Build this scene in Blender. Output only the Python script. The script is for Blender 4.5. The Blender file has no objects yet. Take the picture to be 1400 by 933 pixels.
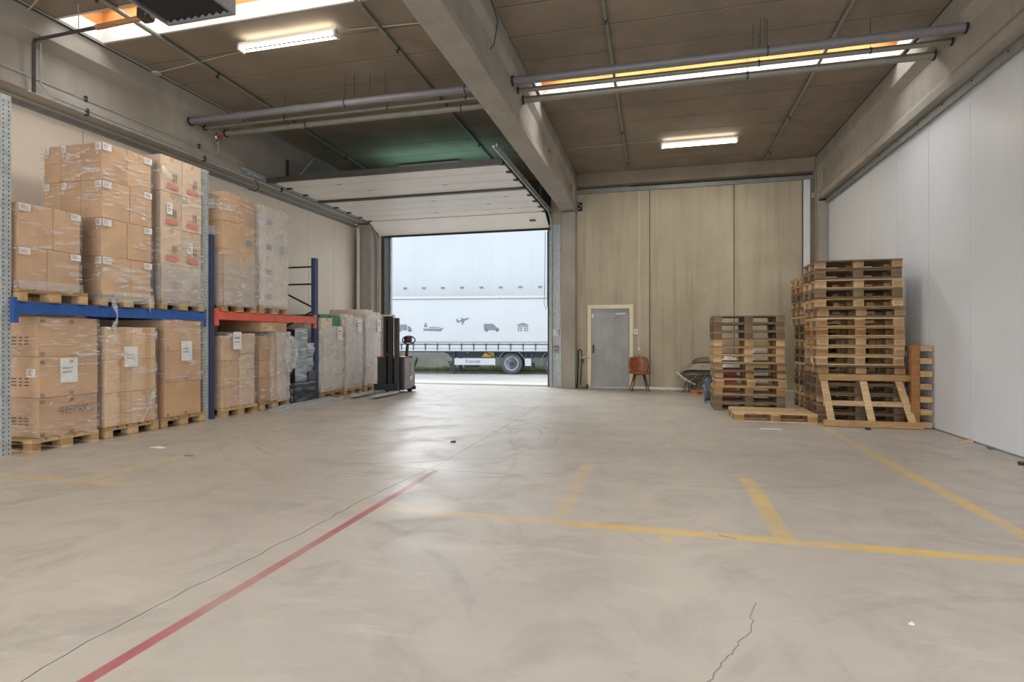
import bpy, bmesh, math, random
from mathutils import Vector, Matrix, noise
R = math.radians
random.seed(7)
scene = bpy.context.scene
COL = scene.collection

# ------------------------------------------------------------------ camera
cam_d = bpy.data.cameras.new('camera')
cam_d.sensor_width = 36.0
cam_d.lens = 36.0 * 766 / 1400
cam_d.shift_y = -4.5 / 1400
cam_d.clip_start = 0.05
cam_d.clip_end = 300
cam = bpy.data.objects.new('camera', cam_d)
COL.objects.link(cam)
cam.location = (0, 0, 1.33)
cam.rotation_euler = (R(90), 0, R(14.493))
scene.camera = cam
# ------------------------------------------------------------------ view, world, large lights
scene.view_settings.view_transform = 'Standard'
scene.view_settings.look = 'None'
scene.view_settings.gamma = 1
scene.view_settings.use_curve_mapping = False
scene.view_settings.exposure = 0.12
world = bpy.data.worlds.new('overcast_sky')
scene.world = world
world.use_nodes = True
wn = world.node_tree
wn.nodes.clear()
w_out = wn.nodes.new('ShaderNodeOutputWorld')
w_bg = wn.nodes.new('ShaderNodeBackground')
w_tc = wn.nodes.new('ShaderNodeTexCoord')
w_sep = wn.nodes.new('ShaderNodeSeparateXYZ')
w_rmp = wn.nodes.new('ShaderNodeValToRGB')
w_rmp.color_ramp.elements[0].position = 0.0
w_rmp.color_ramp.elements[0].color = (0.84, 0.90, 0.95, 1)
w_rmp.color_ramp.elements[1].position = 0.7
w_rmp.color_ramp.elements[1].color = (0.93, 0.97, 1.0, 1)
wn.links.new(w_tc.outputs['Generated'], w_sep.inputs[0])
wn.links.new(w_sep.outputs['Z'], w_rmp.inputs[0])
wn.links.new(w_rmp.outputs[0], w_bg.inputs[0])
w_bg.inputs[1].default_value = 1.6
wn.links.new(w_bg.outputs[0], w_out.inputs[0])

def area(name, loc, rot, sx, sy, power, col=(1, 1, 1), spread=180):
    l = bpy.data.lights.new(name, 'AREA')
    l.shape = 'RECTANGLE'; l.size = sx; l.size_y = sy
    l.energy = power; l.color = col; l.spread = R(spread)
    o = bpy.data.objects.new(name, l)
    o.location = loc; o.rotation_euler = rot
    COL.objects.link(o)
    return o
# fill light added behind the camera, set at the unseen rear gates
area('rear_fill', (-4.6, -7.6, 2.3), (R(90), 0, 0), 5.6, 4.0, 330, (1.0, 0.985, 0.96))
area('rear_fill', (1.2, -7.6, 2.3), (R(90), 0, 0), 5.0, 4.0, 270, (1.0, 0.985, 0.96))
# daylight at the skylights, the last four unseen, added to light the hall (x centre, y centre, length, width, power)
SKY = [(-5.3, 6.13, 4.9, 0.62, 48), (0.85, 9.62, 5.2, 0.62, 90),
       (-5.3, 1.2, 4.9, 0.7, 230), (0.85, 2.0, 5.2, 0.7, 290),
       (-5.3, -3.3, 4.9, 0.7, 230), (0.85, -3.3, 5.2, 0.7, 250)]
for sx_, sy_, lx_, ly_, p_ in SKY:
    area('skylight_and_fill', (sx_, sy_, 6.12), (0, 0, 0), lx_, ly_, p_, (0.95, 0.98, 1.0))
# hazy low sun behind the opposite building, a broad bright part of the overcast sky
sun_d = bpy.data.lights.new('hazy_sun', 'SUN')
sun_d.energy = 6.5; sun_d.angle = R(46); sun_d.color = (0.90, 0.955, 1.0)
sun = bpy.data.objects.new('hazy_sun', sun_d); COL.objects.link(sun)
_el, _az = R(24), R(45)      # elevation, azimuth from +Y towards -X
_d = Vector((-math.sin(_az) * math.cos(_el), math.cos(_az) * math.cos(_el), math.sin(_el)))
sun.rotation_euler = _d.to_track_quat('Z', 'Y').to_euler()

# ------------------------------------------------------------------ materials
class NT:
    def __init__(s, name):
        s.m = bpy.data.materials.new(name); s.m.use_nodes = True
        s.t = s.m.node_tree; s.t.nodes.clear()
        s.out = s.t.nodes.new('ShaderNodeOutputMaterial')
    def n(s, typ, **kw):
        nd = s.t.nodes.new(typ)
        for k, v in kw.items():
            setattr(nd, k, v)
        return nd
    def set(s, sock, v):
        if hasattr(v, 'is_output') or isinstance(v, bpy.types.NodeSocket):
            s.t.links.new(v, sock)
        else:
            if isinstance(v, tuple) and len(v) == 3 and sock.type == 'RGBA': v = v + (1,)
            sock.default_value = v
    def math(s, op, a, b=0.0, c=None, clamp=False):
        nd = s.n('ShaderNodeMath', operation=op); nd.use_clamp = clamp
        s.set(nd.inputs[0], a); s.set(nd.inputs[1], b)
        if c is not None: s.set(nd.inputs[2], c)
        return nd.outputs[0]
    def mix(s, f, a, b, mode='MIX'):
        nd = s.n('ShaderNodeMix', data_type='RGBA', blend_type=mode)
        s.set(nd.inputs[0], f); s.set(nd.inputs[6], a); s.set(nd.inputs[7], b)
        return nd.outputs[2]
    def coord(s, kind='Object', sc=(1, 1, 1), rot=(0, 0, 0)):
        if kind == 'World':
            o = s.n('ShaderNodeNewGeometry').outputs['Position']
        else:
            o = s.n('ShaderNodeTexCoord').outputs[kind]
        mp = s.n('ShaderNodeMapping')
        s.set(mp.inputs[0], o); mp.inputs['Scale'].default_value = sc; mp.inputs['Rotation'].default_value = rot
        return mp.outputs[0]
    def noise(s, vec, scale, detail=4, rough=.55, dist=0.0):
        nd = s.n('ShaderNodeTexNoise')
        s.set(nd.inputs['Vector'], vec); nd.inputs['Scale'].default_value = scale
        nd.inputs['Detail'].default_value = detail; nd.inputs['Roughness'].default_value = rough
        nd.inputs['Distortion'].default_value = dist
        return nd.outputs[0]
    def ramp(s, f, lo, hi, a=0.0, b=1.0):
        nd = s.n('ShaderNodeMapRange'); nd.interpolation_type = 'SMOOTHSTEP'
        s.set(nd.inputs[0], f); nd.inputs[1].default_value = lo; nd.inputs[2].default_value = hi
        nd.inputs[3].default_value = a; nd.inputs[4].default_value = b
        return nd.outputs[0]
    def bump(s, h, st=.2, d=.01):
        nd = s.n('ShaderNodeBump'); nd.inputs['Strength'].default_value = st
        nd.inputs['Distance'].default_value = d; s.set(nd.inputs['Height'], h)
        return nd.outputs[0]
    def bsdf(s, col, rough=.6, metal=0.0, normal=None, spec=.5, **kw):
        b = s.n('ShaderNodeBsdfPrincipled')
        s.set(b.inputs['Base Color'], col); s.set(b.inputs['Roughness'], rough); s.set(b.inputs['Metallic'], metal)
        b.inputs['Specular IOR Level'].default_value = spec
        if normal is not None: s.set(b.inputs['Normal'], normal)
        for k, v in kw.items(): s.set(b.inputs[k.replace('_', ' ')], v)
        s.t.links.new(b.outputs[0], s.out.inputs[0])
        return b

def sc(c, k): return tuple(max(0.0, min(1.0, x * k)) for x in c)
def hexc(h):
    r = [int(h[i:i + 2], 16) / 255 for i in (0, 2, 4)]
    return tuple(x / 12.92 if x <= .04045 else ((x + .055) / 1.055) ** 2.4 for x in r)

def simple(name, col, rough=.6, metal=0.0, var=.1, scale=4, bump=0.0, bscale=60, objvar=0.0, stretch=(1, 1, 1), spec=.5, kind='Object'):
    t = NT(name)
    v = t.coord(kind, stretch)
    f = t.ramp(t.noise(v, scale, 5), .3, .7)
    c = t.mix(f, sc(col, 1 - var), sc(col, 1 + var))
    if objvar:
        r = t.n('ShaderNodeObjectInfo').outputs['Random']
        k = t.math('MULTIPLY_ADD', r, 2 * objvar, 1 - objvar)
        hs = t.n('ShaderNodeHueSaturation'); t.set(hs.inputs['Value'], k); t.set(hs.inputs['Color'], c); c = hs.outputs[0]
    nm = t.bump(t.noise(v, bscale, 4), bump, .01) if bump else None
    t.bsdf(c, rough, metal, nm, spec)
    return t.m

def concrete(name, col, streak=.25, rough=.75, kind='World', dark=.7, patch=.9):
    t = NT(name)
    v = t.coord(kind)
    vs = t.coord(kind, (5, 5, .22))
    big = t.noise(v, patch, 6, .6, .4)
    fine = t.noise(v, 22, 5, .6)
    st = t.noise(vs, 1.0, 6, .65)
    c = t.mix(t.ramp(big, .3, .72), sc(col, .82), sc(col, 1.12))
    c = t.mix(t.math('MULTIPLY', t.ramp(st, .45, .75), streak), c, sc(col, dark * .72))
    c = t.mix(t.math('MULTIPLY', fine, .22), c, sc(col, 1.25))
    vor = t.n('ShaderNodeTexVoronoi'); t.set(vor.inputs['Vector'], v); vor.inputs['Scale'].default_value = 16
    pit = t.ramp(vor.outputs['Distance'], .0, .09, 1, 0)
    pit = t.math('MULTIPLY', pit, t.ramp(t.noise(v, 3, 2), .5, .6))
    c = t.mix(t.math('MULTIPLY', pit, .5), c, sc(col, .35))
    h = t.math('SUBTRACT', t.math('ADD', t.math('MULTIPLY', fine, .5), big), pit)
    t.bsdf(c, rough, 0, t.bump(h, .25, .01), .35)
    return t.m

def wood(name, col, var=.22, objvar=.16):
    t = NT(name)
    v = t.coord('Object', (1.6, 22, 22))
    g = t.noise(v, 1.6, 6, .6, 1.2)
    v2 = t.coord('Object', (3, 3, 3))
    p = t.noise(v2, 1.4, 4)
    c = t.mix(t.ramp(g, .3, .7), sc(col, 1 - var), sc(col, 1 + var))
    c = t.mix(t.math('MULTIPLY', t.ramp(p, .5, .75), .35), c, (col[0] * .45, col[1] * .42, col[2] * .42))
    r = t.n('ShaderNodeObjectInfo').outputs['Random']
    hs = t.n('ShaderNodeHueSaturation')
    t.set(hs.inputs['Value'], t.math('MULTIPLY_ADD', r, 2 * objvar, 1 - objvar))
    t.set(hs.inputs['Saturation'], t.math('MULTIPLY_ADD', r, -.25, 1.1))
    t.set(hs.inputs['Color'], c)
    t.bsdf(hs.outputs[0], .78, 0, t.bump(g, .35, .004), .25)
    return t.m

def film(name, base=.1, amt=.55, scale=1.0, tint=(1, 1, 1), st=(1, 1, 6)):
    t = NT(name)
    v = t.coord('World', st)
    n1 = t.noise(v, 2.6 * scale, 6, .65, 1.6)
    v2 = t.coord('World', (1.2, 1.2, 1.6), (.5, 0, .3))
    n2 = t.noise(v2, 1.3 * scale, 3, .5, .8)
    m = t.math('MULTIPLY', t.ramp(n1, .48, .74), t.ramp(n2, .36, .66))  # film highlights painted in as opaque white streaks
    fac = t.math('ADD', t.math('MULTIPLY', m, amt), base, clamp=True)
    tr = t.n('ShaderNodeBsdfTransparent')
    b = t.n('ShaderNodeBsdfPrincipled')
    t.set(b.inputs['Base Color'], tint); b.inputs['Roughness'].default_value = .22
    b.inputs['Specular IOR Level'].default_value = .9
    t.set(b.inputs['Normal'], t.bump(n1, .9, .03))
    mx = t.n('ShaderNodeMixShader')
    t.set(mx.inputs[0], fac); t.t.links.new(tr.outputs[0], mx.inputs[1]); t.t.links.new(b.outputs[0], mx.inputs[2])
    t.t.links.new(mx.outputs[0], t.out.inputs[0])
    return t.m

def emis(name, col, st):
    t = NT(name)
    e = t.n('ShaderNodeEmission'); t.set(e.inputs[0], col); e.inputs[1].default_value = st
    t.t.links.new(e.outputs[0], t.out.inputs[0])
    return t.m

def cardboard(name, col, objvar=.09):
    t = NT(name)
    v = t.coord('Object')
    big = t.noise(v, 2.2, 4)
    vs = t.coord('Object', (1, 1, 26))
    fl = t.noise(vs, 2.0, 3)
    c = t.mix(t.ramp(big, .3, .7), sc(col, .9), sc(col, 1.09))
    c = t.mix(t.math('MULTIPLY', t.ramp(fl, .4, .7), .12), c, sc(col, .7))
    r = t.n('ShaderNodeObjectInfo').outputs['Random']
    hs = t.n('ShaderNodeHueSaturation')
    t.set(hs.inputs['Value'], t.math('MULTIPLY_ADD', r, 2 * objvar, 1 - objvar)); t.set(hs.inputs['Color'], c)
    wv = t.noise(t.coord('Object', (40, 40, 2)), 2, 2)
    t.bsdf(hs.outputs[0], .72, 0, t.bump(t.math('ADD', big, t.math('MULTIPLY', wv, .12)), .3, .02), .25)
    return t.m

# floor: worn screeded concrete with painted marking lines (flat paint only)
def floor_material():
    t = NT('worn_concrete_floor')
    pos = t.coord('World')
    sx = t.n('ShaderNodeSeparateXYZ'); t.set(sx.inputs[0], pos)
    X, Y = sx.outputs[0], sx.outputs[1]
    base = hexc('aea79d')
    big = t.noise(pos, .35, 6, .62, .5)
    mid = t.noise(pos, 1.7, 7, .66, .8)
    fine = t.noise(pos, 26, 5, .6)
    strk = t.noise(t.coord('World', (.7, 2.6, 1), (0, 0, .35)), 1.6, 7, .7, 1.0)
    c = t.mix(t.ramp(big, .32, .68), sc(base, .86), sc(base, 1.1))
    c = t.mix(t.math('MULTIPLY', t.ramp(mid, .46, .70), .62), c, sc((base[0], base[1] * .97, base[2] * .93), .70))
    c = t.mix(t.math('MULTIPLY', t.ramp(strk, .5, .75), .55), c, sc(base, 1.30))
    c = t.mix(t.math('MULTIPLY', fine, .22), c, sc(base, 1.3))
    scr = t.noise(t.coord('World', (14, .8, 1), (0, 0, -.5)), 2.2, 5, .75, .5)
    c = t.mix(t.math('MULTIPLY', t.ramp(scr, .62, .74), .18), c, sc(base, .55))
    # tyre arcs
    arcn = t.ramp(t.noise(pos, 2.3, 4, .6), .42, .62)
    for cx, cy, r, w, a in ((-3.4, 7.2, 1.9, .03, .5), (-3.4, 7.0, 2.15, .03, .35), (-1.2, 11.2, 2.6, .05, .35), (-.6, 11.6, 3.2, .05, .3),
                            (-4.6, 9.8, 3.0, .05, .3), (.4, 7.6, 2.3, .04, .22), (-6.0, 5.0, 4.6, .04, .2), (1.5, 11.0, 4.2, .06, .25), (-3.0, 1.5, 2.4, .05, .2), (2.0, 1.5, 1.9, .05, .2)):
        dx = t.math('SUBTRACT', X, cx); dy = t.math('SUBTRACT', Y, cy)
        d = t.math('SQRT', t.math('ADD', t.math('MULTIPLY', dx, dx), t.math('MULTIPLY', dy, dy)))
        k = t.ramp(t.math('ABSOLUTE', t.math('SUBTRACT', d, r)), w * .4, w, 1, 0)
        c = t.mix(t.math('MULTIPLY', t.math('MULTIPLY', k, arcn), a), c, sc(base, .38))
    wear = t.noise(pos, 7, 6, .7)
    wbig = t.noise(pos, .9, 4, .6)
    def line(c, axis, p, w, lo, hi, col, a, wl, fade=None):
        A, B = (X, Y) if axis == 'x' else (Y, X)
        k = t.ramp(t.math('ABSOLUTE', t.math('SUBTRACT', A, p)), w * .42, w * .56, 1, 0)
        k = t.math('MULTIPLY', k, t.math('GREATER_THAN', B, lo))
        k = t.math('MULTIPLY', k, t.math('LESS_THAN', B, hi))
        k = t.math('MULTIPLY', k, t.ramp(wear, wl - .14, wl + .1, .35, 1))
        k = t.math('MULTIPLY', k, t.ramp(wbig, .3, .62, .45, 1))
        if fade: k = t.math('MULTIPLY', k, t.ramp(B, fade[0], fade[1], fade[2], fade[3]))
        return t.mix(t.math('MULTIPLY', k, a), c, col)
    yel, red = hexc('d9b352'), hexc('a2545a')
    c = line(c, 'y', 3.985, .115, -2.4, 3.9, yel, .85, .45, (-2.6, 0.6, .25, 1))
    c = line(c, 'y', 4.03, .11, -8.3, -2.4, yel, .55, .5, (-5.5, -4.2, 1, .22))
    c = line(c, 'x', .82, .13, 4.0, 5.7, yel, .75, .45)
    c = line(c, 'x', -.70, .13, 4.1, 6.0, yel, .35, .5)
    c = line(c, 'x', 2.39, .125, 4.0, 9.6, yel, .72, .45, (4.0, 9.5, 1, .5))
    c = line(c, 'x', -5.17, .11, 4.1, 5.15, yel, .45, .5)
    c = line(c, 'y', 4.62, .12, -7.3, -6.5, yel, .35, .5)
    c = line(c, 'x', -2.14, .066, -6.0, 5.25, red, .95, .36)
    # one dab of yellow paint
    dx = t.math('SUBTRACT', X, .06); dy = t.math('SUBTRACT', Y, 3.83)
    d = t.math('SQRT', t.math('ADD', t.math('MULTIPLY', dx, dx), t.math('MULTIPLY', dy, dy)))
    c = t.mix(t.math('MULTIPLY', t.ramp(t.math('ADD', d, t.math('MULTIPLY', wear, .05)), .05, .085, .6, 0), 1), c, yel)
    rgh = t.ramp(t.math('ADD', mid, t.math('MULTIPLY', fine, .3)), .4, .95, .31, .56)
    h = t.math('ADD', t.math('MULTIPLY', mid, .5), t.math('MULTIPLY', fine, .25))
    t.bsdf(c, rgh, 0, t.bump(h, .12, .01), .4)
    return t.m

MT = {}
MT['floor'] = floor_material()
MT['joint'] = simple('joint_dirt', (.05, .045, .04), .9)
MT['beam'] = concrete('precast_beam_concrete', hexc('a59f95'), .3)
MT['ceil'] = concrete('roof_plank_concrete', hexc('8f8374'), .0, .85, patch=1.3)
MT['backwall'] = concrete('stained_wall_concrete', hexc('b8ae99'), .7, dark=.75, patch=.55)
MT['curb'] = concrete('white_skylight_curb', hexc('c9c9c6'), .15)
MT['cream'] = simple('cream_panel_paint', hexc('ebe0d1'), .5, 0, .03, 1.2)
MT['whitep'] = simple('white_panel_paint', hexc('dfe4ea'), .38, 0, .03, .8)
MT['rib'] = simple('panel_joint', hexc('55585c'), .6)
MT['trimgrey'] = simple('grey_steel_trim', hexc('8f9290'), .45, .4, .1, 6)
MT['galv'] = simple('galvanised_steel', hexc('b3bbbe'), .45, .25, .14, 14)
MT['galvdark'] = simple('shadowed_channel_steel', hexc('3b4045'), .6, .3)  # shade inside the posts put into the colour; mast guard shares it
MT['steel'] = simple('dark_steel', hexc('4c4a47'), .5, .5, .15, 8)
MT['black'] = simple('black_paint', hexc('232326'), .45, 0, .1, 8)
MT['rubber'] = simple('black_rubber', hexc('2a2a2c'), .8, 0, .15, 10)
MT['blue'] = simple('blue_rack_paint', hexc('2a58a0'), .42, 0, .08, 8)
MT['navy'] = simple('dark_blue_rack_paint', hexc('36456a'), .45, 0, .1, 8)
MT['orange'] = simple('orange_red_rack_paint', hexc('d9614a'), .45, 0, .08, 8)
MT['pipegrey'] = simple('grey_plastic_pipe', hexc('77767a'), .4, 0, .06, 4)
MT['pipelight'] = simple('light_grey_steel_pipe', hexc('8c8a80'), .45, .2, .08, 5)
MT['conduit'] = simple('pale_conduit', hexc('a9a59a'), .5, 0, .06, 5)
MT['chrome'] = simple('chrome', (.6, .6, .62), .25, 1.0, .05)
MT['white'] = simple('white_plastic', hexc('dcdcd8'), .45, 0, .03)
MT['doorpanel'] = simple('sectional_door_skin', hexc('f0ece6'), .4, 0, .04, 1.5)
MT['greydoor'] = concrete('grey_steel_door', hexc('a3a5a6'), .25, .5, dark=.8, patch=1.6)
MT['doorframe'] = simple('cream_door_frame', hexc('e2d8bc'), .55, 0, .05)
MT['card'] = cardboard('brown_cardboard', hexc('c5a17e'))
MT['cardlight'] = cardboard('pale_cardboard', hexc('d6b795'))
MT['cardgrey'] = cardboard('dusty_cardboard', hexc('cdb59d'))
MT['cardwhite'] = cardboard('pale_wrapped_carton', hexc('ded0bf'))
MT['tape'] = simple('packing_tape', hexc('c9a171'), .28, 0, .05)
MT['paper'] = simple('white_paper', hexc('e6e6e6'), .6, 0, .02)
MT['ink'] = simple('black_ink', hexc('3a3330'), .7)
MT['greyink'] = simple('faded_ink', hexc('7a6049'), .7)
MT['redprint'] = simple('faded_red_print', hexc('cf7f6a'), .6, 0, .2, 30)
MT['greenwrap'] = simple('green_plastic_sheet', hexc('1f7a52'), .4, 0, .15, 8)
MT['woodtan'] = wood('tan_pallet_wood', hexc('ae8e66'))
MT['woodpale'] = wood('pale_pallet_wood', hexc('c4a67b'))
MT['woodgrey'] = wood('weathered_pallet_wood', hexc('7d6a53'))
MT['woodred'] = wood('reddish_pallet_wood', hexc('a27449'))
MT['film'] = film('clear_stretch_film', .04, .72)
MT['filmheavy'] = film('heavy_stretch_film', .16, .75, 1.5, (1, 1, 1))
MT['filmwhite'] = film('milky_stretch_film', .26, .74, 1.5, (1, 1, 1), (1.0, 1.0, 9))
MT['filmblack'] = simple('black_stretch_film', hexc('26282c'), .2, 0, .2, 10, .6, 9, stretch=(1, 1, 4), spec=.8)
MT['filmsilver'] = simple('silvery_stretch_film', hexc('9aa2aa'), .22, 0, .6, 4, .9, 5, stretch=(.8, .8, 7), spec=.9)
MT['tube'] = emis('lit_fluorescent_tube', (1, .95, .85), 5)
MT['tubeoff'] = simple('unlit_tube', hexc('bfc4c2'), .3)
MT['skypane'] = emis('skylight_pane_daylight', (.92, .97, 1), 1.1)
MT['orangewood'] = wood('varnished_plywood_lining', hexc('c98a55'), .15, .08)
MT['leather'] = simple('tan_leather', hexc('8c4b2a'), .42, 0, .14, 12, .15, 90)
MT['curtain'] = simple('white_trailer_curtain', hexc('d0d7de'), .35, 0, .02, .7)
MT['facade'] = simple('pale_facade_panel', hexc('ccd4da'), .5, 0, .03, .4)
MT['plinth'] = concrete('grey_plinth_concrete', hexc('f0f0ea'), .2)
MT['asphalt'] = concrete('grey_yard_asphalt', hexc('c2c0bd'), .0, .85)
MT['icon'] = simple('grey_print', hexc('808c98'), .5)
MT['krone'] = simple('blue_print', hexc('35608e'), .5)
MT['gold'] = simple('ochre_chock', hexc('b5933c'), .5)
MT['chassis'] = simple('dark_chassis_paint', hexc('3c4650'), .5, 0, .1)
MT['rim'] = simple('silver_rim', hexc('b0b8c0'), .4, .5)
MT['tyre'] = simple('tyre_rubber', hexc('5c6268'), .8)
MT['grass'] = simple('grass', hexc('9fbd70'), .8, 0, .25, 3)
MT['leaf'] = simple('weed_leaf', hexc('5d7f45'), .7, 0, .25, 6)
MT['redpaint'] = simple('red_truck_paint', hexc('b3363c'), .4)
MT['darkbody'] = simple('charcoal_truck_paint', hexc('353033'), .4, 0, .1)
MT['greybody'] = simple('grey_truck_paint', hexc('87898b'), .45)
MT['tarp'] = simple('grey_tarpaulin', hexc('a3988d'), .6, 0, .2, 6, .4, 12)
MT['tarpdark'] = simple('dark_tarpaulin', hexc('6c655e'), .6, 0, .2, 6, .4, 12)
MT['greenstrap'] = simple('green_strapping', hexc('4f6d4a'), .5, 0, .3, 20)
MT['bluebag'] = simple('blue_plastic_bag', hexc('5a6676'), .35, 0, .25, 8, .7, 14)
MT['orangebox'] = simple('orange_box_board', hexc('c07a3a'), .6)
MT['yellow'] = simple('yellow_label', hexc('d9c63a'), .5)
MT['soil'] = simple('dark_soil', hexc('6d685c'), .95, 0, .3, 4)

# ------------------------------------------------------------------ mesh helpers
OFF = {}
class MB:
    def __init__(s): s.v = []; s.f = []
    def _add(s, vs, fs):
        b = len(s.v); s.v += [tuple(p) for p in vs]; s.f += [tuple(b + i for i in f) for f in fs]
    def box(s, x0, x1, y0, y1, z0, z1):
        s._add([(x0, y0, z0), (x1, y0, z0), (x1, y1, z0), (x0, y1, z0), (x0, y0, z1), (x1, y0, z1), (x1, y1, z1), (x0, y1, z1)],
               [(3, 2, 1, 0), (4, 5, 6, 7), (0, 1, 5, 4), (1, 2, 6, 5), (2, 3, 7, 6), (3, 0, 4, 7)])
        return s
    def obox(s, o, a, b, c):
        o, a, b, c = map(Vector, (o, a, b, c))
        if a.cross(b).dot(c) < 0: a, b = b, a
        s._add([o, o + a, o + a + b, o + b, o + c, o + a + c, o + a + b + c, o + b + c],
               [(3, 2, 1, 0), (4, 5, 6, 7), (0, 1, 5, 4), (1, 2, 6, 5), (2, 3, 7, 6), (3, 0, 4, 7)])
        return s
    def bar(s, p0, p1, w, h, up=(0, 0, 1)):
        p0, p1 = Vector(p0), Vector(p1); d = (p1 - p0); u = Vector(up)
        side = d.cross(u).normalized(); u = side.cross(d).normalized()
        return s.obox(p0 - side * w / 2 - u * h / 2, d, side * w, u * h)
    def tube(s, pts, r, n=10, cap=True, closed=False):
        pts = [Vector(p) for p in pts]; rings = []; prev = None
        N = len(pts)
        for i, p in enumerate(pts):
            if closed: d = pts[(i + 1) % N] - pts[i - 1]
            elif i == 0: d = pts[1] - p
            elif i == N - 1: d = p - pts[i - 1]
            else: d = (pts[i + 1] - p).normalized() + (p - pts[i - 1]).normalized()
            d.normalize()
            if prev is None:
                a = Vector((0, 0, 1)) if abs(d.z) < .9 else Vector((1, 0, 0))
                x = d.cross(a).normalized()
            else:
                x = (prev - d * prev.dot(d)).normalized()
            prev = x; y = d.cross(x)
            rr = r[i] if isinstance(r, (list, tuple)) else r
            rings.append([p + x * rr * math.cos(2 * math.pi * k / n) + y * rr * math.sin(2 * math.pi * k / n) for k in range(n)])
        vs = [q for ring in rings for q in ring]; fs = []
        M_ = N if closed else N - 1
        for i in range(M_):
            j = (i + 1) % N
            for k in range(n):
                fs.append((i * n + k, i * n + (k + 1) % n, j * n + (k + 1) % n, j * n + k))
        if cap and not closed:
            fs.append(tuple(reversed(range(n)))); fs.append(tuple((N - 1) * n + k for k in range(n)))
        s._add(vs, fs); return s
    def lathe(s, o, ax, prof, n=32):
        o, ax = Vector(o), Vector(ax).normalized()
        a = Vector((0, 0, 1)) if abs(ax.z) < .9 else Vector((1, 0, 0))
        x = ax.cross(a).normalized(); y = ax.cross(x)
        vs = []; fs = []
        for (h, r) in prof:
            for k in range(n):
                t = 2 * math.pi * k / n
                vs.append(o + ax * h + x * r * math.cos(t) + y * r * math.sin(t))
        for i in range(len(prof) - 1):
            for k in range(n):
                fs.append((i * n + k, i * n + (k + 1) % n, (i + 1) * n + (k + 1) % n, (i + 1) * n + k))
        fs.append(tuple(reversed(range(n)))); fs.append(tuple((len(prof) - 1) * n + k for k in range(n)))
        s._add(vs, fs); return s
    def prism(s, poly, vec):
        poly = [Vector(p) for p in poly]; vec = Vector(vec); n = len(poly)
        s._add(poly + [p + vec for p in poly],
               [tuple(reversed(range(n))), tuple(range(n, 2 * n))] + [(i, (i + 1) % n, n + (i + 1) % n, n + i) for i in range(n)])
        return s
    def sheet(s, fn, nu, nv):
        vs = [fn(i / nu, j / nv) for j in range(nv + 1) for i in range(nu + 1)]
        fs = [(j * (nu + 1) + i, j * (nu + 1) + i + 1, (j + 1) * (nu + 1) + i + 1, (j + 1) * (nu + 1) + i) for j in range(nv) for i in range(nu)]
        s._add(vs, fs); return s
    def build(s, name, mat, parent=None, smooth=False, bevel=0, origin=None, thick=0, fixn=True):
        if parent is not None: off = Vector(OFF[parent.name])
        elif origin is not None: off = Vector(origin)
        else:
            xs, ys, zs = zip(*s.v); off = Vector(((min(xs) + max(xs)) / 2, (min(ys) + max(ys)) / 2, min(zs)))
        me = bpy.data.meshes.new(name)
        me.from_pydata([tuple(Vector(p) - off) for p in s.v], [], s.f)
        if fixn:
            bm = bmesh.new(); bm.from_mesh(me); bmesh.ops.recalc_face_normals(bm, faces=bm.faces); bm.to_mesh(me); bm.free()
        me.materials.append(MT[mat] if isinstance(mat, str) else mat)
        o = bpy.data.objects.new(name, me); COL.objects.link(o)
        if parent is not None: o.parent = parent
        else: o.location = off
        OFF[o.name] = tuple(off)
        if smooth:
            me.polygons.foreach_set('use_smooth', [True] * len(me.polygons))
            me.set_sharp_from_angle(angle=R(38))
        if thick:
            m = o.modifiers.new('solid', 'SOLIDIFY'); m.thickness = thick; m.offset = 0
        if bevel:
            m = o.modifiers.new('bevel', 'BEVEL'); m.width = bevel; m.segments = 2; m.limit_method = 'ANGLE'
        return o

def tag(o, label=None, cat=None, group=None, kind=None):
    if label: o['label'] = label
    if cat: o['category'] = cat
    if group: o['group'] = group
    if kind: o['kind'] = kind
    return o
def root(name, loc=(0, 0, 0), label=None, cat=None, group=None, kind=None):
    o = bpy.data.objects.new(name, None); o.empty_display_size = .1
    COL.objects.link(o); o.location = loc; OFF[o.name] = tuple(loc)
    return tag(o, label, cat, group, kind)
def B(x0, x1, y0, y1, z0, z1): return MB().box(x0, x1, y0, y1, z0, z1)
def copy_tree(o, parent=None):
    c = o.copy(); COL.objects.link(c); c.parent = parent
    for ch in o.children: copy_tree(ch, c)
    return c

def flat(name, polys, o, xd, yd, mat, parent, h=.001):
    """thin flat prints / plates: polygons in a plane at o with axes xd, yd"""
    o, xd, yd = Vector(o), Vector(xd), Vector(yd); nrm = xd.cross(yd).normalized()
    m = MB()
    for p in polys:
        m.prism([o + xd * a + yd * b for a, b in p], nrm * h)
    return m.build(name, mat, parent)
def rect(a, b, c, d): return [(a, c), (b, c), (b, d), (a, d)]
def circ(cx, cy, r, n=16, a0=0, a1=360):
    return [(cx + r * math.cos(R(a0 + (a1 - a0) * k / n)), cy + r * math.sin(R(a0 + (a1 - a0) * k / n))) for k in range(n + (0 if a1 - a0 == 360 else 1))]
TXT = {}
def text_mesh(s):
    if s in TXT: return TXT[s]
    cu = bpy.data.curves.new('t', 'FONT'); cu.body = s; cu.size = 1; cu.resolution_u = 2; cu.offset = .012
    ob = bpy.data.objects.new('t', cu); COL.objects.link(ob)
    dg = bpy.context.evaluated_depsgraph_get(); dg.update()
    me = bpy.data.meshes.new_from_object(ob.evaluated_get(dg))
    r = ([tuple(v.co) for v in me.vertices], [tuple(p.vertices) for p in me.polygons])
    bpy.data.objects.remove(ob); bpy.data.meshes.remove(me)
    TXT[s] = r
    return r
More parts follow.
